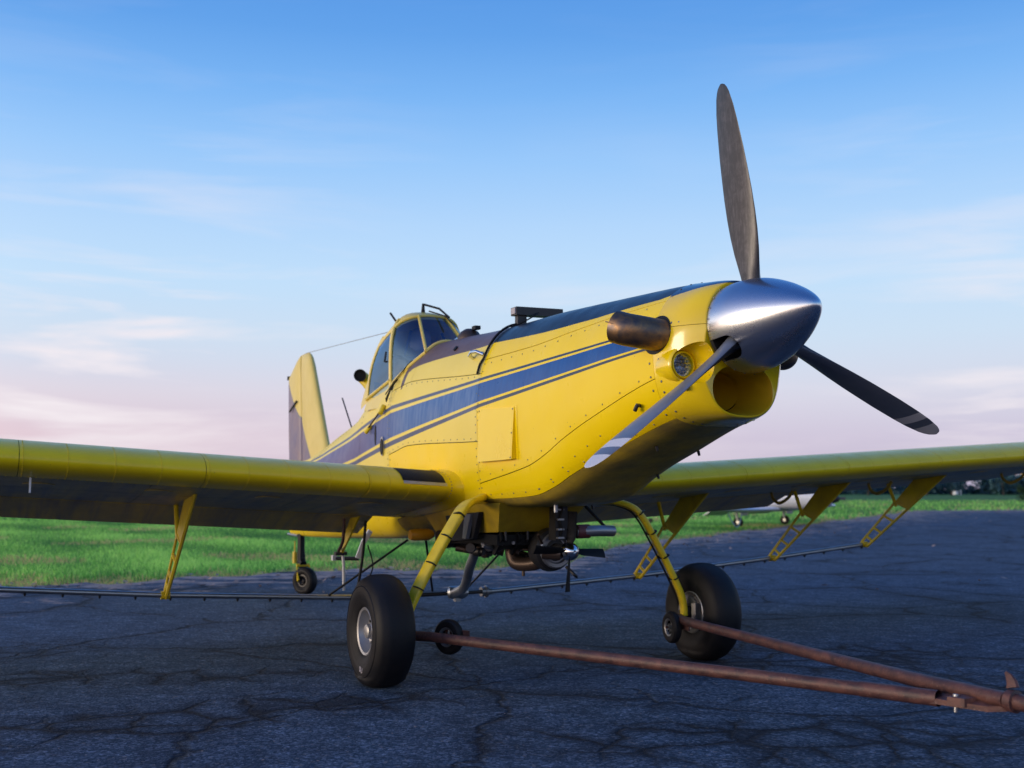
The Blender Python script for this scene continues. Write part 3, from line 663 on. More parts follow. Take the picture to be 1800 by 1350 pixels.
for sg in (-1, 1):
    Y = lambda a: sg * a
    core = MB(); core.grid([[WS(Y(y), q, -.006) for q in np.linspace(-.866, .866, 61)] for y in (.36, 2, 4, 6, 7.72)], flip=sg < 0)
    for y in (.36, 7.72):
        ring = [WS(Y(y), q, -.006) for q in np.linspace(-.866, .866, 61)]; core.fan(ring, np.mean(ring, 0), flip=(sg < 0) != (y < 1))
    ring0 = [[WS(Y(y), -.866, -.006), WS(Y(y), .866, -.006)] for y in (.36, 7.72)]; core.grid(ring0, flip=sg > 0)
    wing = core.build('wing', 'core_dark', plane)
    le = [.49, 1.12, 2.28, 3.44, 4.6, 5.76, 6.92, 7.74]
    for i in range(len(le) - 1):
        o = wing_panel('leading_edge_skin', Y(le[i]), Y(le[i + 1]), -.34, .36, 'yellow_wing_paint', parent=wing, nq=26)
        for f in (.25, .5, .75, .98):
            yy = le[i] + (le[i + 1] - le[i]) * f
            for q in np.linspace(-.33, .34, 22): rivet(WS(Y(yy), q, .0), WS(Y(yy), q, .01) - WS(Y(yy), q), .0045, .003, RIVW)
        for k in range(26):
            yy = le[i] + (le[i + 1] - le[i]) * (k + .5) / 26; rivet(WS(Y(yy), .345, .0005), -CU, .0045, .003, RIVW)
    for i in range(0, len(le) - 1):
        wing_panel('upper_skin', Y(le[i]), Y(le[i + 1]), -.866, -.342, 'yellow_wing_paint', parent=wing)
    ls = [.42, 1.5, 2.6, 3.9, 5.2, 6.5, 7.74]
    for i in range(len(ls) - 1):
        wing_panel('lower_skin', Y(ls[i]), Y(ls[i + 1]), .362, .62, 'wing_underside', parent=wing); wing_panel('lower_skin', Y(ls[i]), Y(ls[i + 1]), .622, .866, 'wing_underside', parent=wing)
    tip = MB(); G = []
    for k in range(9):
        f = k / 8; G.append([np.array([0, sg * .16 * math.sin(f * math.pi / 2), .0]) + (WS(Y(7.74), q) - (c0 := WS(Y(7.74), -.5) * .5 + WS(Y(7.74), .5) * .5)) * [1 - .12 * f, 1, math.cos(f * math.pi / 2) * .97 + .03] + c0 for q in np.linspace(-.99, .99, 50)])
    tip.grid(G, flip=sg < 0); tip.build('wing_tip', 'yellow_wing_paint', wing)
    def surf(name, y0, y1, dr):
        mb = MB(); qs = list(np.linspace(-1, -.877, 8)); ql = list(np.linspace(.877, 1, 8)); hg = []
        for a in np.linspace(0, 1, 7)[1:-1]: hg.append(a)
        G = []
        for y in np.linspace(y0, y1, 8):
            up = [WS(Y(y), q, 0, dr) for q in qs]; lo = [WS(Y(y), q, 0, dr) for q in ql]
            mid = [up[-1] * (1 - a) + lo[0] * a - CD * .05 * math.sin(a * math.pi) for a in hg]
            G.append(up + mid + lo)
        mb.grid(G, flip=sg < 0); mb.fan(G[0], np.mean(G[0], 0), flip=sg < 0); mb.fan(G[-1], np.mean(G[-1], 0), flip=sg > 0)
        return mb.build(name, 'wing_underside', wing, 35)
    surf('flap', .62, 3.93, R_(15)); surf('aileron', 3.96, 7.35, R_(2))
    # fillet between the leading edge and the fuselage
    G = []
    for k in range(11):
        f = k / 10; y = .50 - .135 * f; e = .035 * f ** 2.0
        row = []
        for q in np.linspace(-.60, .80, 44):
            g = max(0., 1 - abs(q) / .80) ** .8; row.append(WS(Y(y), q, .003 + e * (.35 + .65 * g)))
        G.append(row)
    mb = MB(); mb.grid(G, flip=sg > 0); mb.build('wing_root_fairing', 'yellow_paint', plane, 50)
    for q in np.linspace(-.5, .6, 22): rivet(WS(Y(.478), q, .0055), WS(Y(.478), q, .02) - WS(Y(.478), q, 0), .005, .002)
    gp = MB(); gp.grid([[WS(Y(y), q, .0045) for q in np.linspace(-.33, -.055, 12)] for y in (.525, .865)], flip=sg < 0); gp.build('walkway_strip', 'black', wing)
    gp = MB(); gp.grid([[WS(Y(y), q, .005) for q in (-.052, -.03, .0)] for y in (.515, .86)], flip=sg < 0); gp.build('metal_trim', 'aluminium', wing)
    # white stall vane
    if sg < 0: MB().box(WS(Y(3.36), .36, .05), (.02, .012, .10)).build('stall_vane', 'white_paint', wing)
    for k in range(9):   # access covers on the underside
        yc = .95 + .78 * k; ring = [(yc + .105 * math.cos(a), .52 + .045 * math.sin(a)) for a in np.linspace(0, 2 * math.pi, 21)[:-1]]
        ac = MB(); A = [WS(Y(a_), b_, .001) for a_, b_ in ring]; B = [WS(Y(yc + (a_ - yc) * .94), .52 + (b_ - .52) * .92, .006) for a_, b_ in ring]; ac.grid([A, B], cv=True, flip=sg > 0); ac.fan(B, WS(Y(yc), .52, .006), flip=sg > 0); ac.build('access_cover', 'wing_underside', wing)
    # boom hangers
ZB = lambda y: float(np.interp(abs(y), [0, .7, 2.25, 3.95, 5.25], [.325, .33, .415, .545, .66]))
XB = -2.40
for sg in (-1, 1):
    for yb in (2.25, 3.93, 5.22):
        y = sg * yb; zb = ZB(y); hz = lambda x: WS(y, math.sqrt((XLE - x) / math.cos(DEL) / CH))[2]
        mb = MB(); T = .014
        a0, a1 = Vector((-1.22, y, hz(-1.22) + .01)), Vector((-1.64, y, hz(-1.64) + .01)); e0, e1 = Vector((XB + .045, y, zb - .02)), Vector((XB - .03, y, zb + .03))
        m0, m1 = a0.lerp(e0, .46), a1.lerp(e1, .36)
        mb.prism([p - Vector((0, T / 2, 0)) for p in (a0, m0, m1, a1)], (0, T, 0))
        for p, q in ((m0, e0), (m1, e1)):
            mb.tube([p, q], .016, 6, flat=(.9, .6))
        for f in (.0, .34, .64, .86, 1.):
            mb.tube([m0.lerp(e0, f), m1.lerp(e1, f)], .015, 6)
        mb.tube([a0, m0, e0], .016, 6)
        h = mb.build('boom_hanger', 'gear_yellow', plane, 30)
        MB().tube([Vector((-2.02, y, hz(-2.02))), m1.lerp(m0, .2) + Vector((-.02, sg * .0, -.03))], .018, 8).build('hanger_strut', 'gear_yellow', h)
        MB().tube([Vector((XB, y - .035, zb)), Vector((XB, y + .035, zb))], .034, 12).build('boom_clamp', 'gear_yellow', h)
    bp = [Vector((XB, sg * y, ZB(y))) for y in np.linspace(.62, 5.27, 24)]
    MB().tube(bp, .023, 12).build('spray_boom', 'aluminium', plane)
noz = MB().box((0, 0, -.026), (.026, .018, .014)).lathe([(0, .008), (.010, .008), (.014, .004)], (0, 0, -.03), (0, 0, -1), 8).mesh('nozzle')
noz.materials.append(MAT['black'])
for sg in (-1, 1):
    for k in range(17):
        y = sg * (.86 + .27 * k); o = bpy.data.objects.new('spray_nozzle', noz); COL.objects.link(o); o.parent = plane; o.location = (XB, y, ZB(y))
# small loops under the outer port wing
for y0, x0, rr in ((4.55, -1.5, .14), (6.62, -1.6, .15), (3.5, -1.75, .1)):
    zt = WS(y0, math.sqrt((XLE - x0) / CH))[2]
    MB().tube(spline([(x0 + .20, y0, zt), (x0 + .13, y0, zt - .07), (x0, y0, zt - .12), (x0 - .09, y0, zt - .08), (x0 - .12, y0, zt - .01)], 5), .014, 8, flat=(1.2, .5)).build('aileron_hinge_arm', 'grimy_yellow', plane)
# ------------------------------------------------------------------ canopy
def V(*a): return Vector(a)
def deck(x, y):   # height of the fuselage skin at (x, y)
    s = x + K * .5
    for _ in range(3):
        Lq, yq, zq = outline(s); m = zq > par(s)[2] - .001; z = float(np.interp(abs(y), yq[m], zq[m])); s = x + K * (z - 1.8)
    return z
ringA = [V(-2.37, .358, 2.17), V(-2.385, .356, 2.40), V(-2.40, .345, 2.58), V(-2.415, .318, 2.71), V(-2.43, .265, 2.80), V(-2.44, .185, 2.855), V(-2.45, .09, 2.880), V(-2.45, 0, 2.885)]
ringD = [V(-3.02, .352, 2.08), V(-2.985, .348, 2.28), V(-2.92, .335, 2.45), V(-2.83, .305, 2.60), V(-2.82, .26, 2.69), V(-2.84, .18, 2.755), V(-2.86, .09, 2.785), V(-2.86, 0, 2.79)]
WT = V(-2.27, .135, 2.815); WB = V(-1.885, .215, 2.45)
def mir(p, sg): return V(p.x, p.y * sg, p.z)
cf = MB()
roofF = [V(-2.27, .135, 2.815), V(-2.30, .20, 2.80), V(-2.36, .27, 2.765), V(-2.415, .318, 2.71)]
# roof skin
def resamp(pts, n):
    sp_ = spline(pts, 12); d = [0]
    for a, b in zip(sp_, sp_[1:]): d.append(d[-1] + (b - a).length)
    return [Vector([float(np.interp(d[-1] * i / n, d, [p[k] for p in sp_])) for k in range(3)]) for i in range(n + 1)]
front = resamp([V(-2.27, 0, 2.825)] + roofF, 8); midr = resamp([ringA[7], ringA[6], ringA[5], ringA[4], ringA[3]], 8); rear = resamp([ringD[7], ringD[6], ringD[5], ringD[4], ringD[3]], 8)
canopy = None
G = []
for k in range(-8, 9):
    sg = 1 if k >= 0 else -1; j = abs(k); G.append([mir(front[j], sg), mir(front[j].lerp(midr[j], .5), sg) + V(0, 0, .008), mir(midr[j], sg), mir(midr[j].lerp(rear[j], .5), sg) + V(0, 0, .006), mir(rear[j], sg)])
mb = MB(); mb.grid(G); top_o = [[p + V(0, 0, -.03) for p in r] for r in G]; mb.grid(top_o, flip=True)
mb.grid([[r[0] for r in G], [r[0] for r in top_o]]); 
canopy = mb.build('canopy', 'faded_yellow_paint', plane, 60)
fr = MB()
for sg in (-1, 1):
    post = [mir(WT.lerp(WB, f) , sg) for f in np.linspace(0, 1, 6)]
    fr.tube(post, .020, 8, flat=(1, .6)); fr.tube([mir(p, sg) for p in resamp(ringA[:5], 14)], .020, 8, flat=(1.3, .6))
    fr.tube([mir(p, sg) for p in resamp(ringD[:5], 14)], .018, 8, flat=(1.2, .6)); fr.tube([mir(p, sg) for p in front], .016, 8)
    fr.tube([mir(p, sg) for p in resamp([ringA[3], (ringA[3] + ringD[3]) / 2 + V(0, .004, .004), ringD[3]], 5)], .018, 8, flat=(1, .6))
    sill = []
    for f in np.linspace(0, 1, 10):
        x = -1.885 + (-2.37 + 1.885) * f; y = .215 + (.358 - .215) * f ** .8; sill.append(V(x, sg * y, deck(x, y) + .006))
    fr.tube(sill, .018, 8)
    ds_ = [V(ringA[0].x + (ringD[0].x - ringA[0].x) * f, sg * (.362), 2.235 - .125 * f) for f in np.linspace(0, 1, 5)]; fr.tube(ds_, .016, 8)
    # cockpit sill skin under the door glass
    sk = MB(); sk.grid([[V(p.x, sg * (abs(p.y) - .012), p.z), V(p.x, sg * .385, 2.0)] for p in ds_], flip=sg > 0); sk.build('door_sill', 'faded_yellow_paint', canopy)
fr.tube([V(-1.885, y, deck(-1.885, y) + .008) for y in np.linspace(-.215, .215, 12)], .018, 8); fr.tube([mir(front[0], 1), mir(front[0], -1) + V(0, .001, 0)], .014, 8)
fr.build('canopy_frame', 'faded_yellow_paint', canopy)
# glass
mb = MB(); cw = []
for v in np.linspace(0, 1, 8):
    a = WB.lerp(WT, v); cw.append([V(a.x + .02 * math.cos(math.pi * f / 2), a.y * f, a.z + (.01 if v < .05 else 0)) for f in np.linspace(-1, 1, 9)])
mb.grid(cw); mb.build('windscreen_pane', 'tinted_glass', canopy)
for sg in (-1, 1):
    topc = resamp(roofF, 12); botc = []
    for f in np.linspace(0, 1, 13):
        x = -1.885 + (-2.37 + 1.885) * f; y = .215 + (.356 - .215) * f ** .8; botc.append(V(x, y, deck(x, y) - .005))
    A = resamp(ringA[:4], 12); P0 = [WB.lerp(WT, v / 12) for v in range(13)]
    Gp = []
    for i in range(13):
        u = i / 12; row = []
        for j in range(13):
            v = j / 12; lin = botc[i].lerp(topc[i], v); side = P0[j].lerp(A[j], u); cor = (botc[0].lerp(botc[12], u)).lerp(topc[0].lerp(topc[12], u), v)
            p = lin + side - cor; b_ = math.sin(u * math.pi) * math.sin(v * math.pi) * .03
            row.append(mir(p + V(b_ * .6, b_ * .8, 0), sg))
        Gp.append(row)
    mb = MB(); mb.grid(Gp); mb.build('side_pane', 'tinted_glass', canopy)
    A = resamp(ringA[:4], 8); D = resamp(ringD[:4], 8); Gd = [[mir(a.lerp(d, u) + V(0, .006 * math.sin(u * math.pi), 0), sg) for u in np.linspace(.02, .98, 7)] for a, d in zip(A, D)]
    mb = MB(); mb.grid(Gd); dg = mb.build('door_pane', 'door_glass', canopy)
    MB().tube([V(-2.46, sg * .372, 2.50), V(-2.46, sg * .385, 2.41), V(-2.41, sg * .38, 2.405)], .009, 8).build('door_handle', 'black', canopy)
    # rear quarter: from the rear door post down to the turtle deck
    Dr = resamp(ringD, 12); Bk = resamp([V(-3.20, .352, 2.02), V(-3.26, .33, 2.10), V(-3.36, .25, 2.15), V(-3.42, .12, 2.19), V(-3.42, 0, 2.19)], 12)
    mb = MB(); mb.grid([[mir(d.lerp(b, u) + V(-.02, 0, .0) * math.sin(u * math.pi), sg) for u in np.linspace(0, 1, 8)] for d, b in zip(Dr, Bk)], flip=sg > 0); mb.build('rear_fairing', 'faded_yellow_paint', canopy)
# cockpit interior
MB().box((-2.78, 0, 2.26), (.09, .36, .50)).build('seat_back', 'cabin_black', canopy)
MB().box((-2.95, 0, 2.12), (.02, .62, .30)).build('rear_bulkhead', 'cabin_black', canopy)
MB().box((-2.45, 0, 2.03), (.8, .66, .04)).build('cockpit_floor', 'cabin_black', canopy)
pn = MB().box((-2.02, 0, 2.14), (.10, .56, .26)).build('instrument_panel', 'cabin_black', canopy)
hd = MB().lathe([(-.10, 0), (-.095, .06), (-.04, .105), (.03, .115), (.09, .08), (.11, 0)], (-2.66, .03, 2.66), (.2, 1, .15), 20).build('headrest', 'pale_fabric', canopy)
MB().tube([V(-2.25, -.22, 2.05), V(-2.35, -.24, 2.45), V(-2.42, -.15, 2.7)], .012, 8).tube([V(-2.25, .22, 2.05), V(-2.35, .24, 2.45), V(-2.42, .15, 2.7)], .012, 8).build('roll_bar', 'cabin_black', canopy)
# roof fittings
MB().tube([V(-2.50, 0, 2.88), V(-2.50, 0, 2.975)], [.022, .012], 8).tube([V(-2.49, .01, 2.965), V(-2.28, .07, 2.90), V(-2.12, .10, 2.80)], .010, 8).tube([V(-2.45, .04, 2.90), V(-2.25, .12, 2.83), V(-2.15, .17, 2.72), V(-2.13, .18, 2.66)], .007, 6).build('windscreen_wiper', 'black', canopy)
MB().tube([V(-2.62, -.22, 2.81), V(-2.72, -.24, 2.90)], .010, 8).build('short_antenna', 'black', canopy)
MB().tube([V(-2.86, -.12, 2.77), V(-6.42, 0, 2.945)], .004, 6).build('wire_antenna', 'aluminium', plane)
MB().tube([V(-4.45, -.02, 1.88), V(-4.84, -.02, 2.27)], .008, 6).build('whip_antenna', 'dark_metal', plane)
# ram air scoop standing on the spine
pth = spline([V(-4.02, .0, 1.98), V(-4.08, 0, 2.20), V(-4.16, 0, 2.36), V(-4.10, 0, 2.46), V(-3.96, 0, 2.49)], 6)
# (placed by its opening, which faces forward)
sc_ = MB().tube(spline([V(-3.60, .10, 2.12), V(-3.78, .06, 2.20), V(-3.98, .03, 2.31), V(-4.12, .0, 2.41), V(-4.12, -.05, 2.45), V(-4.03, -.09, 2.445)], 5), [.06] * 6 + [.062] * 5 + [.064] * 15, 20, cap=False).build('air_scoop', 'gear_yellow', plane, 60)
MB().lathe([(-.03, .0), (-.03, .052), (.004, .058), (.006, .064), (-.004, .066)], (-4.03, -.09, 2.445), (1, -.45, -.05), 24).build('scoop_mouth', 'black', sc_)

# ------------------------------------------------------------------ tail
def f_tail(t, b):
    c, v = grime(t, b, (.74, .58, .15), (.62, .48, .12), 3, .6, .35, .55, False, .05)
    sx = t.nodes.new('ShaderNodeSeparateXYZ'); t.links.new(v, sx.inputs[0])
    k = (1.69 - 2.66) / (-5.98 + 7.17)
    d = mth(t, 'SUBTRACT', sx.outputs[2], mth(t, 'MULTIPLY_ADD', mth(t, 'ADD', sx.outputs[0], 7.17), k, 2.66))
    n = noise(t, scaled(t, v, (1, 1, .6)), 5, 5, .6)
    vio = mixc(t, mth(t, 'MULTIPLY_ADD', n, 3, -1, True), (.15, .13, .23), (.24, .18, .22))
    c2 = mixc(t, mth(t, 'LESS_THAN', d, .03), c, (.16, .17, .21)); c2 = mixc(t, mth(t, 'LESS_THAN', d, 0), c2, vio)
    t.links.new(c2, b.inputs['Base Color'])
mat('tail_paint', (.7, .55, .1), .4, fn=f_tail)
def foil(name, secs, m, parent, smooth=50, axis='z'):
    """secs: list of (p_le, p_te, thickness)"""
    G = []
    for le_, te_, th_ in secs:
        le_, te_ = Vector(le_), Vector(te_); d = te_ - le_; row = []
        n = Vector((0, 1, 0)) if axis == 'z' else Vector((0, 0, 1))
        for k in range(24):
            a = 2 * math.pi * k / 24; x = .5 - .5 * math.cos(a); row.append(le_ + d * x + n * (th_ / 2 * math.copysign(abs(math.sin(a)) ** .9, math.sin(a)) * (1.25 - .7 * x)))
        G.append(row)
    mb = MB(); mb.grid(G, cv=True); mb.fan(G[0], np.mean([list(p) for p in G[0]], 0), flip=True); mb.fan(G[-1], np.mean([list(p) for p in G[-1]], 0)); return mb.build(name, m, parent, smooth)
hx = lambda z: -6.45 - .11 * (z - 1.7)
lx = lambda z: -5.30 - (z - 1.60) * .646
fin = foil('tail_fin', [((lx(1.5), 0, 1.5), (hx(1.5), 0, 1.5), .15), ((lx(2.2), 0, 2.2), (hx(2.2), 0, 2.2), .13), ((lx(2.75), 0, 2.75), (hx(2.75), 0, 2.75), .11), ((lx(2.86) - .01, 0, 2.86), (hx(2.86), 0, 2.87), .09), ((lx(2.9) - .04, 0, 2.91), (hx(2.9), 0, 2.925), .06), ((lx(2.9) - .10, 0, 2.935), (hx(2.9) , 0, 2.94), .02)], 'tail_paint', plane)
foil('rudder', [((hx(1.3) - .012, 0, 1.30), (-7.02, 0, 1.30), .11), ((hx(2.0) - .012, 0, 2.0), (-7.12, 0, 2.0), .10), ((hx(2.6) - .012, 0, 2.60), (-7.17, 0, 2.60), .09), ((hx(2.7) - .012, 0, 2.70), (-7.165, 0, 2.69), .085), ((hx(2.8) - .012, 0, 2.81), (-7.0, 0, 2.765), .08), ((hx(2.88) - .012, 0, 2.89), (-6.82, 0, 2.85), .06), ((hx(2.92) - .012, 0, 2.935), (-6.66, 0, 2.915), .02)], 'tail_paint', fin)
MB().tube([V(-6.60, -.055, 2.36), V(-6.86, -.07, 2.24)], .012, 6).build('trim_rod', 'dark_metal', fin)
MB().box((-7.17, 0, 2.70), (.05, .04, .05)).build('tail_light', 'black', fin)
for sg in (-1, 1):
    st_ = foil('tailplane', [((-5.75, sg * .05, 1.46), (-6.48, sg * .05, 1.42), .12), ((-5.85, sg * 1.4, 1.46), (-6.48, sg * 1.4, 1.42), .10), ((-5.98, sg * 2.55, 1.46), (-6.48, sg * 2.55, 1.42), .07)], 'faded_yellow_paint', plane, axis='y')
    foil('elevator', [((-6.50, sg * .12, 1.42), (-7.05, sg * .12, 1.38), .10), ((-6.50, sg * 2.6, 1.42), (-7.0, sg * 2.6, 1.38), .06)], 'faded_yellow_paint', st_, axis='y')
    MB().tube([V(-6.1, sg * 1.5, 1.42), V(-6.3, sg * .12, .80)], .02, 8).build('tail_strut', 'gear_yellow', st_)
def wheel(name, loc, R, W, rim_r, parent, flat=0., side=1, mrim='rim_metal', seg=64):
    """axis along y, outer face towards side"""
    w = W / 2; pr = [(-w * .60, rim_r), (-w * .80, rim_r + .010), (-w * .96, rim_r + (R - rim_r) * .32), (-w, rim_r + (R - rim_r) * .50), (-w * .95, rim_r + (R - rim_r) * .68), (-w * .80, R - (R - rim_r) * .155), (-w * .62, R - (R - rim_r) * .075), (-w * .42, R * .987), (-w * .20, R * .997), (0, R)]
    pr += [(-a, b) for a, b in pr[-2::-1]]
    fine = [(p.x, p.y) for p in spline([(a, b, 0) for a, b in pr], 3)]
    root = empty_mesh = None
    mb = MB().lathe(fine, loc, (0, 1, 0), seg); mb.v = [(x, loc[1] + (y - loc[1]) * (1 + (.10 if z < .06 else 0)), max(z, .0012)) if flat else (x, y, z) for x, y, z in mb.v]
    t = mb.build(name, 'tyre_rubber', parent, 40)
    # side wall rings
    sgw = MB()
    for f in (.30, .44, .66):
        rr = rim_r + (R - rim_r) * f; yy = w * float(np.interp(f, [.1, .38, .58, .76], [.84, .97, 1., .93])) + .0005
        sgw.lathe([(yy - .004, rr - .005), (yy + .0025, rr), (yy - .004, rr + .005)], (loc[0], loc[1], loc[2]), (0, side, 0), 64)
    sgw.build('sidewall_rib', 'tyre_rubber', t)
    rm = MB(); s_ = side
    rm.lathe([(w * .60, rim_r + .004), (w * .74, rim_r + .010), (w * .80, rim_r + .002), (w * .76, rim_r - .012), (w * .60, rim_r - .016), (w * .30, rim_r - .03), (w * .22, rim_r - .05), (w * .30, rim_r * .45), (w * .52, rim_r * .34), (w * .56, rim_r * .30)], loc, (0, s_, 0), 48)
    rm.lathe([(-w * .60, rim_r + .004), (-w * .74, rim_r + .010), (-w * .80, rim_r), (-w * .6, rim_r - .016), (-w * .2, rim_r - .03), (-w * .2, .02)], loc, (0, s_, 0), 48)
    r_ = rm.build('rim', mrim, t, 40)
    hb = MB().lathe([(w * .3, rim_r * .33), (w * .70, rim_r * .30), (w * .74, rim_r * .24), (w * .74, 0)], loc, (0, s_, 0), 24).build('hub_cap', mrim, t)
    bo = MB(); bk = MB()
    for k in range(8):
        a = 2 * math.pi * k / 8 + .2; c = Vector(loc) + Vector((math.cos(a), 0, math.sin(a))) * rim_r * .66
        if k % 2: bo.lathe([(w * .2, .010), (w * .34, .010), (w * .36, 0)], c, (0, s_, 0), 8)
        else: bk.lathe([(w * .235, rim_r * .17), (w * .285, rim_r * .17), (w * .285, 0)], c, (0, s_, 0), 14)
    bo.build('wheel_bolt', 'dark_metal', t); bk.build('rim_hole', 'black', t)
    return t
# tail wheel
tw = wheel('tail_wheel', (0, 0, .165), .168, .125, .07, plane, 1, -1, 'dark_metal', 40); tw.location = (-6.27, 0, 0); tw.rotation_euler = (0, 0, R_(33))
MB().tube([V(-6.47, 0, .72), V(-6.46, 0, .52), V(-6.44, 0, .38), V(-6.36, 0, .335)], [.045, .045, .055, .05], 12, flat=(1.3, .8)).build('tail_wheel_leg', 'black', plane)
MB().tube([V(-6.37, -.075, .34), V(-6.30, -.085, .24), V(-6.26, -.085, .165)], [.012, .018, .026], 8, flat=(1.4, .5)).tube([V(-6.37, .075, .34), V(-6.30, .085, .24), V(-6.26, .085, .165)], [.012, .018, .026], 8, flat=(1.4, .5)).tube([V(-6.37, -.08, .345), V(-6.37, .08, .345)], .02, 8).build('tail_wheel_fork', 'gear_yellow', plane)
MB().tube([V(-6.56, -.05, .36), V(-6.56, -.05, .50)], .028, 10).tube([V(-6.56, -.05, .5), V(-6.57, -.05, .63)], .008, 6).build('steering_spring', 'gear_yellow', plane)
MB().tube([V(-6.62, 0, .69), V(-7.0, -.02, .70)], .016, 8).build('tail_tie_down', 'grey_metal', plane)

# ------------------------------------------------------------------ main landing gear
for sg in (-1, 1):
    P = [V(-.44, sg * .28, 1.25), V(-.37, sg * .38, 1.205), V(-.27, sg * .49, 1.18), V(-.13, sg * .60, 1.165), V(-.03, sg * .69, 1.125), V(0, sg * .755, 1.05), V(0, sg * .84, .92), V(0, sg * .93, .77), V(0, sg * 1.02, .61), V(0, sg * 1.085, .48), V(0, sg * 1.105, .40), V(0, sg * 1.11, .33)]
    sp_ = spline(P, 5)[2:]; n = len(sp_)
    leg = MB().tube(sp_, [.050 - .008 * i / n for i in range(n)], 16, flat=(1.08, .52), up=(1, 0, 0)).build('landing_gear_leg', 'gear_yellow', plane, 50)
    for i in (21, 27, 33, 38):
        p = sp_[i]; d = (sp_[i + 1] - sp_[i - 1]).normalized(); st = MB().tube([p - d * .004, p + d * .004], .060 - .008 * i / n, 16, flat=(1.08, .56), up=(1, 0, 0)).build('hose_strap', 'black', leg)
    MB().tube([p + V(-.02, -sg * .032, -.012) for p in sp_[12:48]], .007, 6).build('brake_hose', 'black', leg)
    MB().tube([V(0, sg * 1.10, .352), V(0, sg * 1.20, .352)], .045, 14).build('axle', 'dark_metal', leg)
    w = wheel('main_wheel', (0, sg * 1.278, .350), .362, .275, .148, plane, 1, sg, 'rim_metal')
    MB().lathe([(0, .055), (0, .125), (.012, .125), (.012, .055)], (0, sg * 1.148, .352), (0, sg, 0), 36).build('brake_disc', 'grey_metal', w)
    MB().box((.105, sg * 1.145, .36), (.05, .05, .13)).build('brake_caliper', 'aluminium', w)
    MB().box((-.03, sg * 1.13, .30), (.12, .03, .12)).build('axle_bracket', 'dark_metal', w)
# painted mark on the near tyre
tcv = bpy.data.curves.new('mark', 'FONT'); tcv.body = '0U'; tcv.size = .05; tcv.extrude = .0006; to = bpy.data.objects.new('mk', tcv); COL.objects.link(to)
bpy.context.view_layer.update(); tme = bpy.data.meshes.new_from_object(to); bpy.data.objects.remove(to)
wn = [o for o in plane.children if o.name.startswith('main_wheel')][0]
tm = link('tyre_mark', tme, wn, 'pale_fabric', 0); tm.matrix_local = Matrix.Translation((-.012, -1.4155, .100)) @ Matrix.Rotation(R_(10), 4, 'Y') @ Matrix.Rotation(R_(90), 4, 'X')
MAT['pale_fabric']

# ------------------------------------------------------------------ belly equipment
hop = MB(); T4 = [V(-.12, -.36, 1.17), V(-.12, .36, 1.17), V(-1.6, .36, 1.10), V(-1.6, -.36, 1.10)]; B4 = [V(-.35, -.26, .955), V(-.35, .27, .955), V(-1.5, .27, .90), V(-1.5, -.26, .90)]
hop.poly(B4[::-1])
for i in range(4): hop.poly([T4[i], T4[(i + 1) % 4], B4[(i + 1) % 4], B4[i]][::-1])
hopper = hop.build('hopper_throat', 'dull_yellow', plane, 0)
gate = MB().box((-.95, 0, .895), (1.16, .52, .075)).box((-.95, 0, .845), (1.0, .40, .04)).build('dump_gate', 'black', plane, 30)
for y in (-.2, -.02, .16):
    MB().tube([V(-.36, y, .99), V(-.35, y, .90), V(-.42, y, .86)], .012, 8).box((-.355, y, .99), (.02, .03, .05)).build('gate_latch', 'dark_metal', gate)
# flush plate by the near leg
MB().prism([V(-.45, -.37, 1.10), V(-1.0, -.40, 1.06), V(-.95, -.38, .87), V(-.60, -.35, .90)], (0, .04, 0)).build('side_plate', 'dark_metal', plane, 0)
MB().prism([V(-.55, -.36, 1.08), V(-.62, -.37, .90), V(-.68, -.37, .90), V(-.64, -.37, 1.08)], (0, -.03, 0)).build('plate_rib', 'grey_metal', plane, 0)
# fan driven pump
FC = V(-.02, .15, .822)
pump = MB().lathe([(-.40, .0), (-.40, .11), (-.37, .150), (-.30, .162), (-.24, .150), (-.22, .11), (-.21, .05), (-.04, .045), (-.04, .0)], FC, (1, 0, 0), 32).build('spray_pump', 'dark_metal', plane)
MB().lathe([(-.235, .12), (-.205, .135), (-.195, .125), (-.195, .10), (-.215, .09), (-.215, .03)], FC, (1, 0, 0), 24).build('volute_ring', 'grey_metal', pump)
MB().tube([FC + V(-.12, -.16, -.01), FC + V(-.05, -.05, -.02)], .045, 12).build('bearing_housing', 'bronze', pump)
fan = MB().lathe([(-.05, 0), (-.05, .058), (-.03, .066), (.0, .066), (.03, .058), (.055, .04), (.066, .02), (.068, .012), (.055, .010), (.055, 0)], FC, (1, 0, 0), 32).build('fan_hub', 'chrome', plane)
for k in range(4):
    a = R_(90 * k + 4); rd = V(0, math.sin(a), math.cos(a)); tg = V(0, math.cos(a), -math.sin(a)); G = []
    for r in np.linspace(.05, .285, 7):
        be = R_(62 - 28 * r / .285); cd = tg * math.cos(be) + V(1, 0, 0) * math.sin(be); nd = rd.cross(cd); c_ = .052 - .03 * (r < .07)
        G.append([FC + V(-.005, 0, 0) + rd * r + cd * (c_ * math.cos(q)) * .75 + nd * (.007 * math.sin(q)) for q in np.linspace(0, 2 * math.pi, 13)[:-1]])
    mb = MB(); mb.grid(G, cv=True, flip=True); mb.fan(G[-1], np.mean([list(p) for p in G[-1]], 0)); mb.build('fan_blade', 'black', fan)
st = MB().prism([V(-.10, .03, 1.20), V(-.02, .03, 1.20), V(-.05, .05, .90), V(-.16, .05, .90)], (0, .10, 0)).build('pump_hanger', 'dark_metal', plane, 0)
for z in (1.12, 1.05, .98, .92): MB().box((-.03, .075, z), (.03, .05, .012)).build('hanger_step', 'grey_metal', st)
MB().tube([V(-.02, .075, 1.19), V(-.01, .085, 1.12), V(-.03, .07, 1.05), V(-.02, .09, .98), V(-.06, .08, .90)], .008, 6).build('hydraulic_hose', 'black', st)
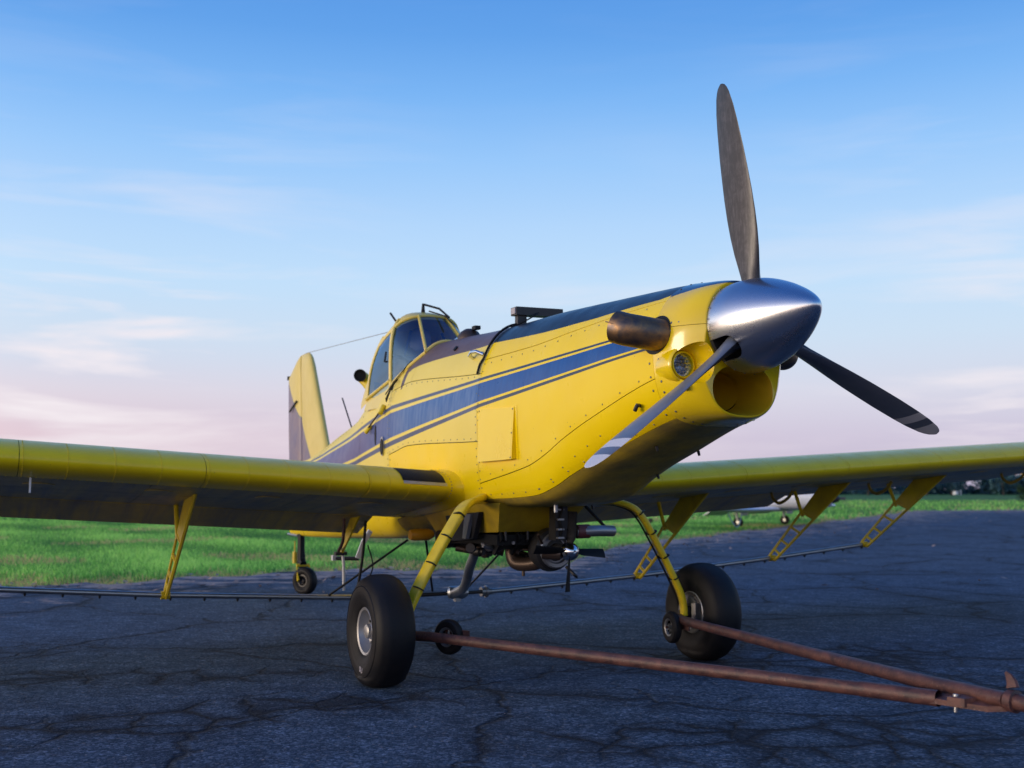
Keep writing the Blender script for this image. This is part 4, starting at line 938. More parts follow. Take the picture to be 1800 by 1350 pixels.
MB().prism([V(-.20, .22, 1.18), V(-.20, .30, 1.18), V(-.20, .27, .90), V(-.20, .20, .90)], (-.05, 0, 0)).build('pump_strut', 'grey_metal', plane, 0)
def pipe(name, pts, r, m, n=6, seg=12, parent=plane): return MB().tube(spline(pts, n) if len(pts) > 2 else pts, r, seg).build(name, m, parent, 50)
pipe('suction_elbow', [V(-.62, -.02, .86), V(-.60, -.02, .76), V(-.55, .0, .71), V(-.40, .07, .72), V(-.30, .13, .78)], .052, 'bronze')
pipe('upper_pipe', [V(-.05, .22, .96), V(-.02, .38, .965), V(-.04, .52, .96)], .040, 'grey_metal')
pipe('hose_joint', [V(-.05, .22, .96), V(-.045, .32, .962)], .050, 'red_paint')
pipe('stay', [V(-.25, .40, 1.15), V(-.12, .50, .99)], .012, 'black')
pipe('drain_tap', [V(-.50, .02, .70), V(-.50, .02, .62)], .012, 'bronze'); pipe('drain_lever', [V(-.20, .22, .70), V(-.12, .24, .65), V(-.16, .28, .63)], .012, 'dark_metal')
pipe('cross_pipe', [V(-1.25, -.20, .80), V(-1.15, -.05, .775), V(-1.12, .12, .80), V(-1.20, .22, .84)], .028, 'bronze')
pipe('cross_pipe', [V(-1.35, -.25, .83), V(-1.1, .0, .82), V(-.9, .3, .84)], .030, 'dark_metal')
pipe('control_rod', [V(-.6, -.28, .86), V(-.55, .30, .85)], .010, 'grey_metal'); pipe('control_rod', [V(-1.3, -.28, .84), V(-.45, -.2, .875)], .009, 'black')
pipe('valve_lever', [V(-.75, -.15, .93), V(-.80, -.12, .80), V(-.83, -.05, .79)], .015, 'black'); pipe('valve_lever', [V(-.5, .02, .97), V(-.55, -.01, .86), V(-.6, -.04, .80)], .015, 'black')
pipe('valve_body', [V(-1.45, .18, .80), V(-1.40, .30, .77)], .06, 'bronze', seg=14)
pipe('feed_pipe', [V(-1.55, .12, .80), V(-1.62, .12, .70), V(-1.72, .13, .60), V(-1.85, .16, .48), V(-2.0, .19, .40), V(-2.25, .22, .345)], .040, 'aluminium')
MB().lathe([(-.09, .03), (-.07, .055), (.05, .06), (.08, .045), (.10, .03)], (XB + .12, .26, .345), (.3, 1, 0), 18).box((XB + .12, .26, .29), (.06, .05, .05)).build('boom_tee', 'aluminium', plane)
MB().tube([V(XB, -.66, ZB(.66)), V(XB + .02, -.2, .325), V(XB + .08, .2, .335)], .0185, 12).build('spray_boom', 'dark_metal', plane)
MB().tube([V(XB + .08, .3, .335), V(XB, .64, ZB(.64))], .018, 12).build('spray_boom', 'dark_metal', plane)
MB().lathe([(-.05, .02), (-.05, .045), (-.01, .045), (-.01, .055), (.01, .055), (.01, .03), (.05, .03)], (XB, .60, ZB(.6)), (0, 1, 0), 14).build('boom_joint', 'grey_metal', plane)
pipe('boom_stay', [V(-1.7, -.28, .85), V(XB + .05, .05, .36)], .010, 'black'); pipe('boom_stay', [V(-1.2, .28, .86), V(XB + .1, .36, .37)], .010, 'dark_metal'); pipe('boom_stay', [V(-1.9, -.36, .84), V(XB, -.9, .35)], .010, 'black')
rq = np.random.default_rng(4)
for k in range(22):   # plumbing, wiring and linkages crowded round the gate box
    x, y, z = rq.uniform(-1.35, -.35), rq.uniform(-.30, .30), rq.uniform(.76, .90); l = rq.uniform(.12, .34); a_ = rq.uniform(0, 6.3)
    d = V(math.cos(a_), math.sin(a_), rq.normal(0, .18)) * l; s_ = V(-math.sin(a_), math.cos(a_), rq.normal(0, .3)) * l * rq.uniform(-.4, .4)
    pipe('hose' if k % 3 else 'linkage_rod', [V(x, y, z), V(x, y, z) + d * .5 + s_, V(x, y, z) + d], rq.uniform(.008, .020), ('black', 'dark_metal', 'bronze', 'grey_metal')[int(rq.integers(0, 4))], n=5, seg=8)
for k, (x, y, z) in enumerate(((-.62, -.20, .84), (-.78, .10, .80), (-1.0, -.12, .78), (-1.22, .05, .76), (-1.42, .14, .74), (-.48, .20, .84), (-.85, -.25, .82))):
    MB().lathe([(-.035, .0), (-.035, .035), (-.02, .040), (.02, .040), (.035, .028), (.05, .028), (.05, 0)], (x, y, z), (.3 * (k % 3 - 1), 1 if k % 2 else .2, .6 * (k % 2)), 14).build('valve_body', ('dark_metal', 'bronze')[k % 2], plane)
for y in (-.24, -.1, .06, .22): MB().prism([V(-.36, y, .96), V(-.34, y, .90), V(-.46, y, .78), V(-.50, y, .79), V(-.40, y, .92)], (0, .012, 0)).build('gate_bracket', 'black', plane, 0)
# bottle-shaped amber part behind the near leg and dark canister beside it
MB().lathe([(-.10, 0), (-.098, .04), (-.06, .048), (.06, .048), (.10, .03)], (-1.45, -.42, .90), (0, 1, 0), 18).build('amber_canister', 'amber_plastic', plane)
MB().lathe([(-.05, 0), (-.05, .075), (.05, .075), (.07, .05)], (-1.25, -.30, .87), (0, 1, .1), 18).build('filter_canister', 'dark_metal', plane)
# inner boom hanger and cables near the wing root
hgr = MB().prism([V(-1.95, -.78, 1.04), V(-2.12, -.80, 1.02), V(-2.33, -.82, .74), V(-2.28, -.82, .72)], (0, .015, 0)).build('inner_hanger', 'gear_yellow', plane, 0)
pipe('hanger_rod', [V(-2.1, -.86, 1.02), V(-2.12, -.86, .84), V(-2.30, -.84, .74)], .014, 'rusty_red_paint'); MB().box((-2.31, -.82, .715), (.06, .10, .03)).build('hanger_foot', 'dark_metal', plane)
pipe('white_rod', [V(-2.31, -.80, .70), V(-2.31, -.79, .60), V(-2.33, -.78, .40)], .013, 'white_paint'); pipe('black_hose', [V(-1.95, -.72, 1.0), V(-1.96, -.74, .70), V(-1.98, -.78, .40)], .012, 'black'); pipe('thin_cable', [V(-1.95, -.70, .8), V(-1.93, -.66, .62), V(-1.98, -.72, .45)], .006, 'black')
# boarding step
stp = MB().tube([V(-2.46, -.50, .90), V(-2.47, -.56, .80), V(-2.50, -.60, .66)], .020, 8, flat=(1.2, .8)).build('boarding_step', 'white_paint', plane)
MB().tube([V(-2.50, -.59, .655), V(-2.62, -.76, .655)], .018, 8).build('step_tread', 'dark_metal', stp); MB().box((-2.63, -.775, .66), (.04, .04, .045)).build('tread_cap', 'white_paint', stp)
# small items under the nose
MB().lathe([(0, .014), (-.0, .016), (.05, .014), (.05, 0)], SFs(.22, -.93, 0), (0, 0, -1), 12).build('drain_tube', 'aluminium', plane)
for s, t in ((.95, .86), (1.35, .82), (.05, .86), (1.5, -.9)): MB().lathe([(0, .010), (.03, .008), (.03, 0)], SFs(s, t, 0), (0, .3, -1), 8).build('belly_drain', 'dark_metal', plane)
rw = RIVW.build('wing_rivets', 'rivet_paint', plane, 0); tag(rw, kind='stuff')
rv = RIV.build('rivets', 'fastener_metal', plane, 0); tag(rv, kind='stuff')

# ------------------------------------------------------------------ tow bar
to_w = lambda p: Vector((.2894, 7.8657, 0)) + Matrix.Rotation(PSI, 3, 'Z') @ Vector(p)
tow = empty('tow_bar', to_w((3.8, 0, 0)), PSI, 'rusty red V shaped tow bar hooked to both main wheels', 'tow bar')
def tl(x, y, z): return V(x - 3.8, y, z)
H0 = tl(3.62, 0, .425)
MB().tube([tl(.03, -1.06, .305), tl(.12, -.99, .307), tl(.5, -.875, .316), tl(2.0, -.43, .350), tl(3.22, -.090, .380)], .032, 16).build('long_tube', 'rusty_red_paint', tow)
MB().tube([tl(3.10, -.123, .3775), tl(3.455, -.03, .386)], .0345, 16, cap=False).build('tube_sleeve', 'rusty_red_paint', tow)
MB().tube([tl(.03, 1.05, .315), tl(.12, .985, .318), tl(.5, .868, .328), tl(3.2, .085, .420), tl(3.78, -.01, .432)], .032, 16).build('long_tube', 'rusty_red_paint', tow)
MB().prism([tl(3.30, -.07, .360), tl(3.72, -.05, .378), tl(3.80, .0, .39), tl(3.6, .03, .40), tl(3.35, -.02, .37)], (0, 0, .022)).build('gusset_plate', 'rusty_red_paint', tow, 0)
MB().prism([tl(3.54, -.075, .378), tl(3.62, -.065, .380), tl(3.66, .03, .392), tl(3.57, .02, .39)], (0, 0, .034)).build('clamp_plate', 'rusty_red_paint', tow, 0)
MB().lathe([(-.055, 0), (-.05, .008), (.012, .009), (.013, .015), (.022, .014), (.024, 0)], tl(3.56, -.045, .40), (0, .1, 1), 12).build('pin', 'grey_metal', tow)
MB().tube([tl(3.70, 0, .43), tl(3.95, 0, .43), tl(4.3, 0, .43)], .033, 16).build('drawbar', 'rusty_red_paint', tow)
MB().lathe([(-.02, .03), (-.018, .043), (.018, .045), (.022, .03)], tl(3.80, 0, .43), (1, 0, 0), 20).build('collar', 'rusty_red_paint', tow)
MB().tube([tl(3.795, .01, .48), tl(3.79, .013, .50), tl(3.775, .016, .52), tl(3.755, .02, .535)], [.024, .02, .014, .005], 8, flat=(1.2, .5)).build('spike', 'rusty_red_paint', tow)
for y0, x0, z0, hd_ in ((-.850, .13, .300, R_(-27)), (.93, .10, .262, R_(8))):
    # little jockey wheel carried on a plate
    c = tl(x0, y0, z0); w_ = MB().lathe([(-.026, .060), (-.032, .080), (-.030, .100), (-.018, .113), (.0, .116), (.018, .113), (.030, .100), (.032, .080), (.026, .060)], c, (math.sin(hd_), math.cos(hd_), 0), 36).build('jockey_wheel', 'tyre_rubber', tow)
    a_ = V(math.sin(hd_), math.cos(hd_), 0)
    rm = MB().lathe([(-.030, .064), (-.026, .054), (-.014, .048)], c, a_, 28).lathe([(.030, .064), (.026, .054), (.014, .048)], c, a_, 28).lathe([(-.03, 0), (-.03, .016), (.03, .016), (.03, 0)], c, a_, 14)
    u_ = V(0, 0, 1); v_ = a_.cross(u_)
    for k in range(5):
        b = 2 * math.pi * k / 5; rm.tube([c + (u_ * math.cos(b) + v_ * math.sin(b)) * .012, c + (u_ * math.cos(b) + v_ * math.sin(b)) * .056], .008, 6)
    rm.build('rim', 'grey_metal', w_)
    MB().tube([c - a_ * .05, c + a_ * .05], .009, 8).box(c + a_ * .045 + V(.07, 0, .02), (.20, .010, .06), Matrix.Rotation(-hd_, 3, 'Z')).build('axle_plate', 'rusty_red_paint', tow)
# ------------------------------------------------------------------ ground
BROKEN = [(-1.75, 6.3, 1.7, .42, .42), (-2.9, 7.6, 2.2, .35, .1), (1.35, 5.75, 1.5, .55, .05), (1.9, 8.4, 1.9, .8, .2), (3.6, 7.0, 1.6, .6, .1)]   # broken, tar soaked areas
def f_asph(t, b):
    v = objc(t)
    def vor(scale, vec, feat='DISTANCE_TO_EDGE', rnd=1.):
        n = t.nodes.new('ShaderNodeTexVoronoi'); n.feature = feat; n.inputs['Scale'].default_value = scale; n.inputs['Randomness'].default_value = rnd; t.links.new(vec, n.inputs['Vector']); return n.outputs['Distance']
    def warp(vec, sc, amt):
        nn = t.nodes.new('ShaderNodeTexNoise'); nn.inputs['Scale'].default_value = sc; nn.inputs['Detail'].default_value = 6; nn.inputs['Roughness'].default_value = .62; t.links.new(vec, nn.inputs['Vector'])
        s = t.nodes.new('ShaderNodeVectorMath'); s.operation = 'SUBTRACT'; t.links.new(nn.outputs['Color'], s.inputs[0]); s.inputs[1].default_value = (.5, .5, .5)
        m = t.nodes.new('ShaderNodeVectorMath'); m.operation = 'MULTIPLY_ADD'; t.links.new(s.outputs[0], m.inputs[0]); m.inputs[1].default_value = (amt, amt, 0); t.links.new(vec, m.inputs[2]); return m.outputs[0]
    w1 = warp(v, 1.3, .75); w2 = warp(v, 3.5, .30)
    big = noise(t, v, .35, 3, .5); med = noise(t, v, 1.1, 5, .6)
    # long cracks, thin
    c1 = vor(.42, w1); wd = mth(t, 'MULTIPLY_ADD', med, .055, -.012)
    k1 = mth(t, 'SUBTRACT', 1, mth(t, 'DIVIDE', c1, mth(t, 'MAXIMUM', wd, .003)), clamp=True)
    # alligator cracking in patches
    mask = mth(t, 'MULTIPLY_ADD', noise(t, v, .42, 5, .6), 8, -4.35, True)
    def blob(cx, cy, rx, ry, rot):
        m_ = t.nodes.new('ShaderNodeMapping'); m_.vector_type = 'TEXTURE'; m_.inputs['Location'].default_value = (cx, cy, 0); m_.inputs['Rotation'].default_value = (0, 0, rot); m_.inputs['Scale'].default_value = (rx, ry, 1); t.links.new(w1, m_.inputs[0])
        l_ = t.nodes.new('ShaderNodeVectorMath'); l_.operation = 'LENGTH'; t.links.new(m_.outputs[0], l_.inputs[0]); return mth(t, 'SUBTRACT', 1.15, l_.outputs['Value'], clamp=True)
    for args in BROKEN: mask = mth(t, 'MAXIMUM', mask, mth(t, 'MULTIPLY', blob(*args), 2.2, clamp=True))
    c2 = vor(2.6, w2); wd2 = mth(t, 'MULTIPLY_ADD', noise(t, v, 3, 4), .24, -.06)
    k2 = mth(t, 'MULTIPLY', mth(t, 'SUBTRACT', 1, mth(t, 'DIVIDE', c2, mth(t, 'MAXIMUM', wd2, .006)), clamp=True), mask)
    c3 = vor(1.15, w1); m3 = mth(t, 'MULTIPLY_ADD', noise(t, v, .8, 3), 6, -3.0, True)
    k3 = mth(t, 'MULTIPLY', mth(t, 'SUBTRACT', 1, mth(t, 'DIVIDE', c3, .028), clamp=True), m3)
    crack = mth(t, 'MAXIMUM', mth(t, 'MAXIMUM', k1, mth(t, 'MULTIPLY', k2, .85)), mth(t, 'MULTIPLY', k3, .8))
    # dark halo of tar round the cracked patches
    halo = mth(t, 'MULTIPLY', mth(t, 'SUBTRACT', 1, mth(t, 'MULTIPLY', c2, 3.3), clamp=True), mask)
    halo1 = mth(t, 'MULTIPLY', mth(t, 'SUBTRACT', 1, mth(t, 'MULTIPLY', c1, 8), clamp=True), mth(t, 'MULTIPLY_ADD', med, 2.5, -.8, True))
    dark = mth(t, 'MAXIMUM', halo, halo1)
    g1 = vor(75, v, 'F1'); g2 = noise(t, v, 120, 3, .7); g3 = noise(t, v, 38, 5, .75)
    cell = t.nodes.new('ShaderNodeTexVoronoi'); cell.inputs['Scale'].default_value = 62; t.links.new(v, cell.inputs['Vector'])
    hs = t.nodes.new('ShaderNodeSeparateColor'); t.links.new(cell.outputs['Color'], hs.inputs[0])
    stone = mth(t, 'POWER', hs.outputs[0], 3.0)
    basec = mixc(t, mth(t, 'MULTIPLY_ADD', big, 2.2, -.6, True), (.019, .044, .080), (.036, .072, .118))
    basec = mixc(t, mth(t, 'MULTIPLY', mth(t, 'MULTIPLY_ADD', g3, 5, -2.1, True), .8), basec, (.075, .135, .205))
    basec = mixc(t, mth(t, 'MULTIPLY', stone, 1.), basec, (.24, .32, .44))
    fleck = mth(t, 'GREATER_THAN', hs.outputs[1], .985); basec = mixc(t, mth(t, 'MULTIPLY', fleck, .7), basec, (.34, .33, .33))
    mot = mth(t, 'MULTIPLY_ADD', noise(t, scaled(t, w2, (.7, 1.2, 1)), 5.5, 6, .72), 4.2, -1.75, True)
    basec = mixc(t, mth(t, 'MULTIPLY', mth(t, 'SUBTRACT', 1, mot), .55), basec, (.010, .022, .040))
    basec = mixc(t, mth(t, 'MULTIPLY', dark, .72), basec, (.007, .012, .022))
    basec = mixc(t, mth(t, 'MULTIPLY', crack, mth(t, 'MULTIPLY_ADD', g3, 1.2, .15, True)), basec, (.003, .006, .010))
    # dust and dry leaf litter, thicker towards the grass
    at = t.nodes.new('ShaderNodeAttribute'); at.attribute_name = 'edge'
    e = at.outputs['Fac']; ln = noise(t, scaled(t, v, (.55, 1.3, 1), rot=(0, 0, .15)), 2.2, 7, .7)
    lit = mth(t, 'MULTIPLY', mth(t, 'MULTIPLY_ADD', ln, 20, mth(t, 'MULTIPLY_ADD', e, 5.2, -13.9), True), .85)
    basec = mixc(t, lit, basec, mixc(t, noise(t, v, 12, 4), (.34, .26, .22), (.62, .47, .40)))
    t.links.new(basec, b.inputs['Base Color'])
    t.links.new(mth(t, 'MULTIPLY_ADD', g2, .25, .66), b.inputs['Roughness'])
    h = mth(t, 'ADD', mth(t, 'MULTIPLY', g1, .5), mth(t, 'MULTIPLY', g3, .8)); h = mth(t, 'SUBTRACT', h, mth(t, 'MULTIPLY', crack, 2.2)); h = mth(t, 'SUBTRACT', h, mth(t, 'MULTIPLY', dark, .4))
    bump(t, b, h, 1., .014)
mat('asphalt', (.05, .055, .07), .7, fn=f_asph, spec=.16)
EDGE = [(-60, 20), (-30, 15.8), (-14, 15.6), (-6.93, 15.13), (-5.23, 14.68), (-4.82, 15.79), (-3.45, 17.4), (-1.78, 17.44), (.96, 18.74), (2.12, 24.4), (6.78, 33.15), (14.67, 47.79), (24.0, 66.), (30.95, 68.), (80, 80), (300, 120)]
EX = [p[0] for p in EDGE]; EY = [p[1] for p in EDGE]
def edge_y(x): return float(np.interp(x, EX, EY)) + .35 * math.sin(x * 2.1) + .2 * math.sin(x * 5.3 + 1) + .12 * math.sin(x * 11.7)
def sheet(name, xs, ys, z, m, f=None, mound=None):
    G = [[(x, y, z if mound is None else mound(x, y)) for y in ys] for x in xs]; mb = MB(); mb.grid(G); o = mb.build(name, m, None, 0)
    if f:
        a = o.data.attributes.new('edge', 'FLOAT', 'POINT'); a.data.foreach_set('value', [f(x, y) for x in xs for y in ys])
    return o
# meadow base, reaching the horizon
def f_field(t, b):
    v = objc(t); n = noise(t, v, .12, 5, .6); n2 = noise(t, scaled(t, v, (.4, 1, 1)), .8, 6, .65); n3 = noise(t, v, 12, 4)
    c = mixc(t, mth(t, 'MULTIPLY_ADD', n2, 3, -1.0, True), (.08, .21, .045), (.13, .29, .075)); c = mixc(t, mth(t, 'MULTIPLY', mth(t, 'MULTIPLY_ADD', n, 5, -2.4, True), .5), c, (.20, .24, .09))
    c = mixc(t, mth(t, 'MULTIPLY', n3, .4), c, (.03, .06, .015)); t.links.new(c, b.inputs['Base Color']); b.inputs['Specular IOR Level'].default_value = .15
    bump(t, b, n3, .8, .05)
mat('meadow', (.05, .1, .02), .9, fn=f_field)
xs = list(np.concatenate([-np.geomspace(3000, 60, 14), np.linspace(-50, 60, 45), np.geomspace(70, 3000, 14)])); ys = list(np.concatenate([np.linspace(-60, 10, 5), np.linspace(14, 90, 40), np.geomspace(100, 4500, 18)]))
gr = sheet('field', xs, ys, -.05, 'meadow'); tag(gr, kind='structure')
# asphalt apron with an irregular border
mb = MB(); xs = np.concatenate([np.linspace(-60, -12, 20), np.linspace(-11.5, 32, 200), np.linspace(33, 300, 40)]); G = []; E2 = []
for x in xs:
    ye = edge_y(x); col_ = [(-40)] + list(np.linspace(-5, ye - 8, 26)) + [ye - 6, ye - 4, ye - 2.5, ye - 1.5, ye - .8, ye - .3, ye]
    G.append([(x, y, 0) for y in col_] + [(x, ye + .06, -.07)]); fl_ = 5.5 + 12 * min(max((x - 2) / 14, 0), 1); E2 += [max(0, 1 - (ye - y) / fl_) ** 1.0 if y > -30 else 0 for y in col_] + [1]
mb.grid(G); ap = mb.build('apron', 'asphalt', None, 0); tag(ap, kind='structure'); a = ap.data.attributes.new('edge', 'FLOAT', 'POINT'); a.data.foreach_set('value', E2)
# grass blades
def grass(name, n, y_lo, y_hi, h0, h1, wdt, cols, label, seed):
    r = np.random.default_rng(seed); V_ = []; F_ = []; MI = []
    cnt = 0; pts = []
    # clump centres with individual colour
    while cnt < n:
        m = 20000; d = y_lo + (y_hi - y_lo) * r.random(m) ** 1.5; ang = (r.random(m) - .5) * 1.18; x = d * np.tan(ang); y = d
        ye = np.interp(x, EX, EY) + .35 * np.sin(x * 2.1) + .2 * np.sin(x * 5.3 + 1) + .12 * np.sin(x * 11.7)
        fuzz = r.exponential(.35, m); k = y > ye - .15 + (.7 - fuzz).clip(0, .6) * 0
        pts.append(np.stack([x[k], y[k], (y - ye)[k]], 1)); cnt += k.sum()
    P = np.concatenate(pts)[:n]
    patch_ = np.sin(P[:, 0] * .9 + 1.3 * np.sin(P[:, 1] * .5)) * np.sin(P[:, 1] * .7 + 2) + .6 * np.sin(P[:, 0] * 2.3 + P[:, 1] * 1.1)
    near = np.clip(P[:, 2] / 1.6, .25, 1)
    h = (h0 + (h1 - h0) * r.random(n)) * (1 + .25 * patch_) * near; h = h.clip(.02, None); a = r.random(n) * math.pi; w = wdt * (.6 + .8 * r.random(n)) * (P[:, 1] / 20).clip(.8, 3)
    lx_, ly_ = (r.random(n) - .5) * h * .9, (r.random(n) - .5) * h * .9
    c, s = np.cos(a) * w, np.sin(a) * w; z0 = np.full(n, -.05)
    A = np.stack([P[:, 0] - c, P[:, 1] - s, z0], 1); B = np.stack([P[:, 0] + c, P[:, 1] + s, z0], 1)
    Cc = np.stack([P[:, 0] + c * .6 + lx_ * .45, P[:, 1] + s * .6 + ly_ * .45, z0 + h * .65], 1); T = np.stack([P[:, 0] + lx_, P[:, 1] + ly_, z0 + h], 1)
    verts = np.stack([A, B, Cc, T], 1).reshape(-1, 3); q = np.arange(n)[:, None] * 4
    faces = np.concatenate([np.concatenate([q, q + 1, q + 2], 1), np.concatenate([q, q + 2, q + 3], 1)])
    me = bpy.data.meshes.new(name); me.vertices.add(len(verts)); me.vertices.foreach_set('co', verts.ravel()); me.loops.add(len(faces) * 3); me.loops.foreach_set('vertex_index', faces.ravel().astype(np.int32))
    me.polygons.add(len(faces)); me.polygons.foreach_set('loop_start', np.arange(len(faces)) * 3); me.update()
    for c_ in cols: me.materials.append(MAT[c_])
    pick = (patch_ * .5 + r.normal(0, .7, n)); big_ = np.sin(P[:, 0] * .5 + 2.1 * np.sin(P[:, 1] * .23)) + np.sin(P[:, 1] * .9 + .6 * P[:, 0]); pick = pick + .45 * big_; mi = np.where(pick > .6, 1, np.where(pick < -.5, 2, 0)); streak = np.sin(P[:, 1] * .8 + .25 * P[:, 0] + 1.5 * np.sin(P[:, 0] * .4)) + .5 * np.sin(P[:, 0] * 1.1 + 2 * np.sin(P[:, 1] * .6)); dry = ((P[:, 2] < .6 + 1.0 * r.random(n)) & (r.random(n) < .75)) | ((streak > 1.0) & (r.random(n) < .45)); mi = np.where(dry, 3, mi)
    me.polygons.foreach_set('material_index', np.concatenate([mi, mi]).astype(np.int32)); me.update()
    o = bpy.data.objects.new(name, me); COL.objects.link(o); tag(o, label, 'grass', None, 'stuff'); return o
for nm, c in (('grass_green', (.10, .25, .05)), ('grass_bright', (.20, .37, .09)), ('grass_dark', (.045, .13, .04)), ('grass_dry', (.30, .23, .12))):
    mat(nm, c, .6, spec=.2)
    t = MAT[nm].node_tree; b = t.nodes['Principled BSDF']; tl_ = t.nodes.new('ShaderNodeBsdfTranslucent'); tl_.inputs[0].default_value = (c[0] * 1.3, c[1] * 1.3, c[2], 1); mx = t.nodes.new('ShaderNodeAddShader')
    t.links.new(b.outputs[0], mx.inputs[0]); t.links.new(tl_.outputs[0], mx.inputs[1]); t.links.new(mx.outputs[0], t.nodes['Material Output'].inputs[0])
GC = ['grass_green', 'grass_bright', 'grass_dark', 'grass_dry']
grass('grass', 260000, 14.0, 48, .05, .12, .007, GC, 'green uneven grass growing along the edge of the asphalt', 3)
grass('meadow_grass', 60000, 45, 130, .08, .20, .016, GC, 'paler far meadow grass beyond the apron', 5)
# dry leaves and litter
r = np.random.default_rng(11); lv = MB()
for k in range(2600):
    x = r.uniform(-9, 34); ye = edge_y(x); d = r.exponential(1.6) if r.random() < .75 else r.exponential(7); y = ye - d + .3
    if y < 13.2 or (y < 17 and r.random() < .3): continue
    s_ = .02 + .04 * r.random(); a = r.random() * 6.3; u = V(math.cos(a), math.sin(a), r.normal(0, .25)) * s_; w = V(-math.sin(a), math.cos(a), r.normal(0, .25)) * s_ * .6
    c = V(x, y, .012 + .01 * r.random()); lv.poly([c - u, c - w * .9 - u * .1, c + u, c + w + u * .1])
for k in range(160):
    x = r.uniform(-4, 4.5); y = r.uniform(5.0, 12); s_ = .004 + .007 * r.random(); a = r.random() * 6.3; u = V(math.cos(a), math.sin(a), .1) * s_; w = V(-math.sin(a), math.cos(a), .1) * s_ * .6; c = V(x, y, .006); lv.poly([c - u, c - w, c + u, c + w])
lv_o = lv.build('leaf_litter', None, None, 0)
mat('dry_leaf', (.36, .27, .22), .8, fn=lambda t, b: t.links.new(mixc(t, noise(t, objc(t), 3, 3), (.22, .15, .11), (.50, .40, .36)), b.inputs['Base Color']))
lv_o.data.materials.append(MAT['dry_leaf']); tag(lv_o, 'pale dry leaves and grit scattered over the asphalt near the grass', 'leaves', None, 'stuff')

# ------------------------------------------------------------------ parked white aeroplane beyond the port wing
W1, W2 = V(7.55, 37.1, 0), V(9.84, 40.09, 0)
bd = (W2 - W1).normalized(); bn = V(bd.y, -bd.x, 0)   # bn points to the aeroplane's nose
ang = math.atan2(bd.y, bd.x)
mat('white_gloss', (.66, .68, .72), .3, 0, .3); mat('pale_blue', (.22, .36, .48), .4)
lp = empty('parked_light_aeroplane', (W1 + W2) / 2, ang, 'small white low wing aeroplane parked on the grass beyond the wing', 'aeroplane')
tr = (W2 - W1).length / 2   # local: x along the span, -y towards the nose
for sg in (-1, 1):
    foil('wing', [((sg * .4, -.85, .60), (sg * .4, .70, .56), .20), ((sg * 2.2, -.78, .60), (sg * 2.2, .62, .56), .18), ((sg * 5.2, -.62, .66), (sg * 5.2, .45, .63), .13), ((sg * 5.35, -.5, .68), (sg * 5.35, .35, .66), .04)], 'white_gloss', lp, axis='y')
    foil('flap', [((sg * .8, .70, .55), (sg * .8, 1.05, .38), .04), ((sg * 2.6, .64, .55), (sg * 2.6, .95, .38), .04)], 'white_gloss', lp, axis='y')
    MB().tube([V(sg * tr - .22, -.05, .60), V(sg * tr - .10, 0, .40), V(sg * tr, 0, .18)], [.06, .05, .04], 10).build('wheel_leg', 'white_gloss', lp)
    MB().box((sg * tr + .42, 0, .47), (.55, .03, .13)).build('gear_door', 'white_gloss', lp); MB().box((sg * tr + .42, 0, .39), (.50, .02, .025)).build('door_edge', 'pale_blue', lp)
    wm = MB().lathe([(-.06, .07), (-.075, .12), (-.06, .16), (0, .172), (.06, .16), (.075, .12), (.06, .07)], V(sg * tr, 0, .171), (1, 0, 0), 28).build('wheel', 'tyre_rubber', lp); MB().lathe([(-.055, 0), (-.055, .055), (.055, .055), (.055, 0)], V(sg * tr, 0, .171), (1, 0, 0), 20).build('rim', 'rim_metal', wm)
bdy = MB(); G = []
for y, w, h, zc in ((-2.6, .10, .10, .95), (-2.4, .32, .30, .97), (-1.9, .44, .38, .99), (-1.0, .52, .42, 1.0), (.2, .56, .46, 1.02), (1.2, .48, .42, 1.06), (2.6, .28, .28, 1.12), (4.4, .12, .14, 1.2), (4.6, .02, .05, 1.2)):
    G.append([V(w * math.cos(a), y, zc + h * math.sin(a)) for a in np.linspace(0, 2 * math.pi, 25)[:-1]])
bdy.grid(G, cv=True, flip=True); bdy.build('fuselage', 'white_gloss', lp, 50)
G = []
for y, w, z in ((-1.0, .38, 1.36), (-.5, .42, 1.62), (.1, .44, 1.72), (.8, .40, 1.66), (1.6, .30, 1.34)): G.append([V(w, y, 1.3), V(w * .8, y, z - .05), V(0, y, z), V(-w * .8, y, z - .05), V(-w, y, 1.3)])
mb = MB(); mb.grid(G, flip=True); mb.build('cabin', 'tinted_glass', lp, 50)
MB().lathe([(0, .16), (-.18, .10), (-.26, 0)], V(0, -2.55, .95), (0, 1, 0), 20).box((0, -2.68, .95), (1.5, .03, .10)).build('propeller', 'dark_metal', lp)
foil('tail_fin', [((0, 3.6, 1.3), (0, 4.6, 1.3), .08), ((0, 4.2, 2.15), (0, 4.65, 2.15), .05)], 'white_gloss', lp, axis='z')
foil('tailplane', [((-1.5, 3.9, 1.25), (-1.5, 4.5, 1.25), .05), ((1.5, 3.9, 1.25), (1.5, 4.5, 1.25), .05)], 'white_gloss', lp, axis='y')
MB().tube([V(0, 4.2, 1.1), V(0, 4.45, .3)], .03, 8).build('tail_leg', 'white_gloss', lp); MB().lathe([(-.03, 0), (-.04, .08), (0, .10), (.04, .08), (.03, 0)], V(0, 4.47, .10), (1, 0, 0), 20).build('tail_wheel', 'tyre_rubber', lp)
MB().tube(spline([V(-tr - .25, -.3, .72), V(-tr - .6, -.35, .20), V(-tr - 1.0, -.4, .05), V(-tr - 1.5, -.4, .45), V(-tr - 1.6, -.4, .74)], 6), .02, 6).build('tie_down_rope', 'pale_blue', lp)

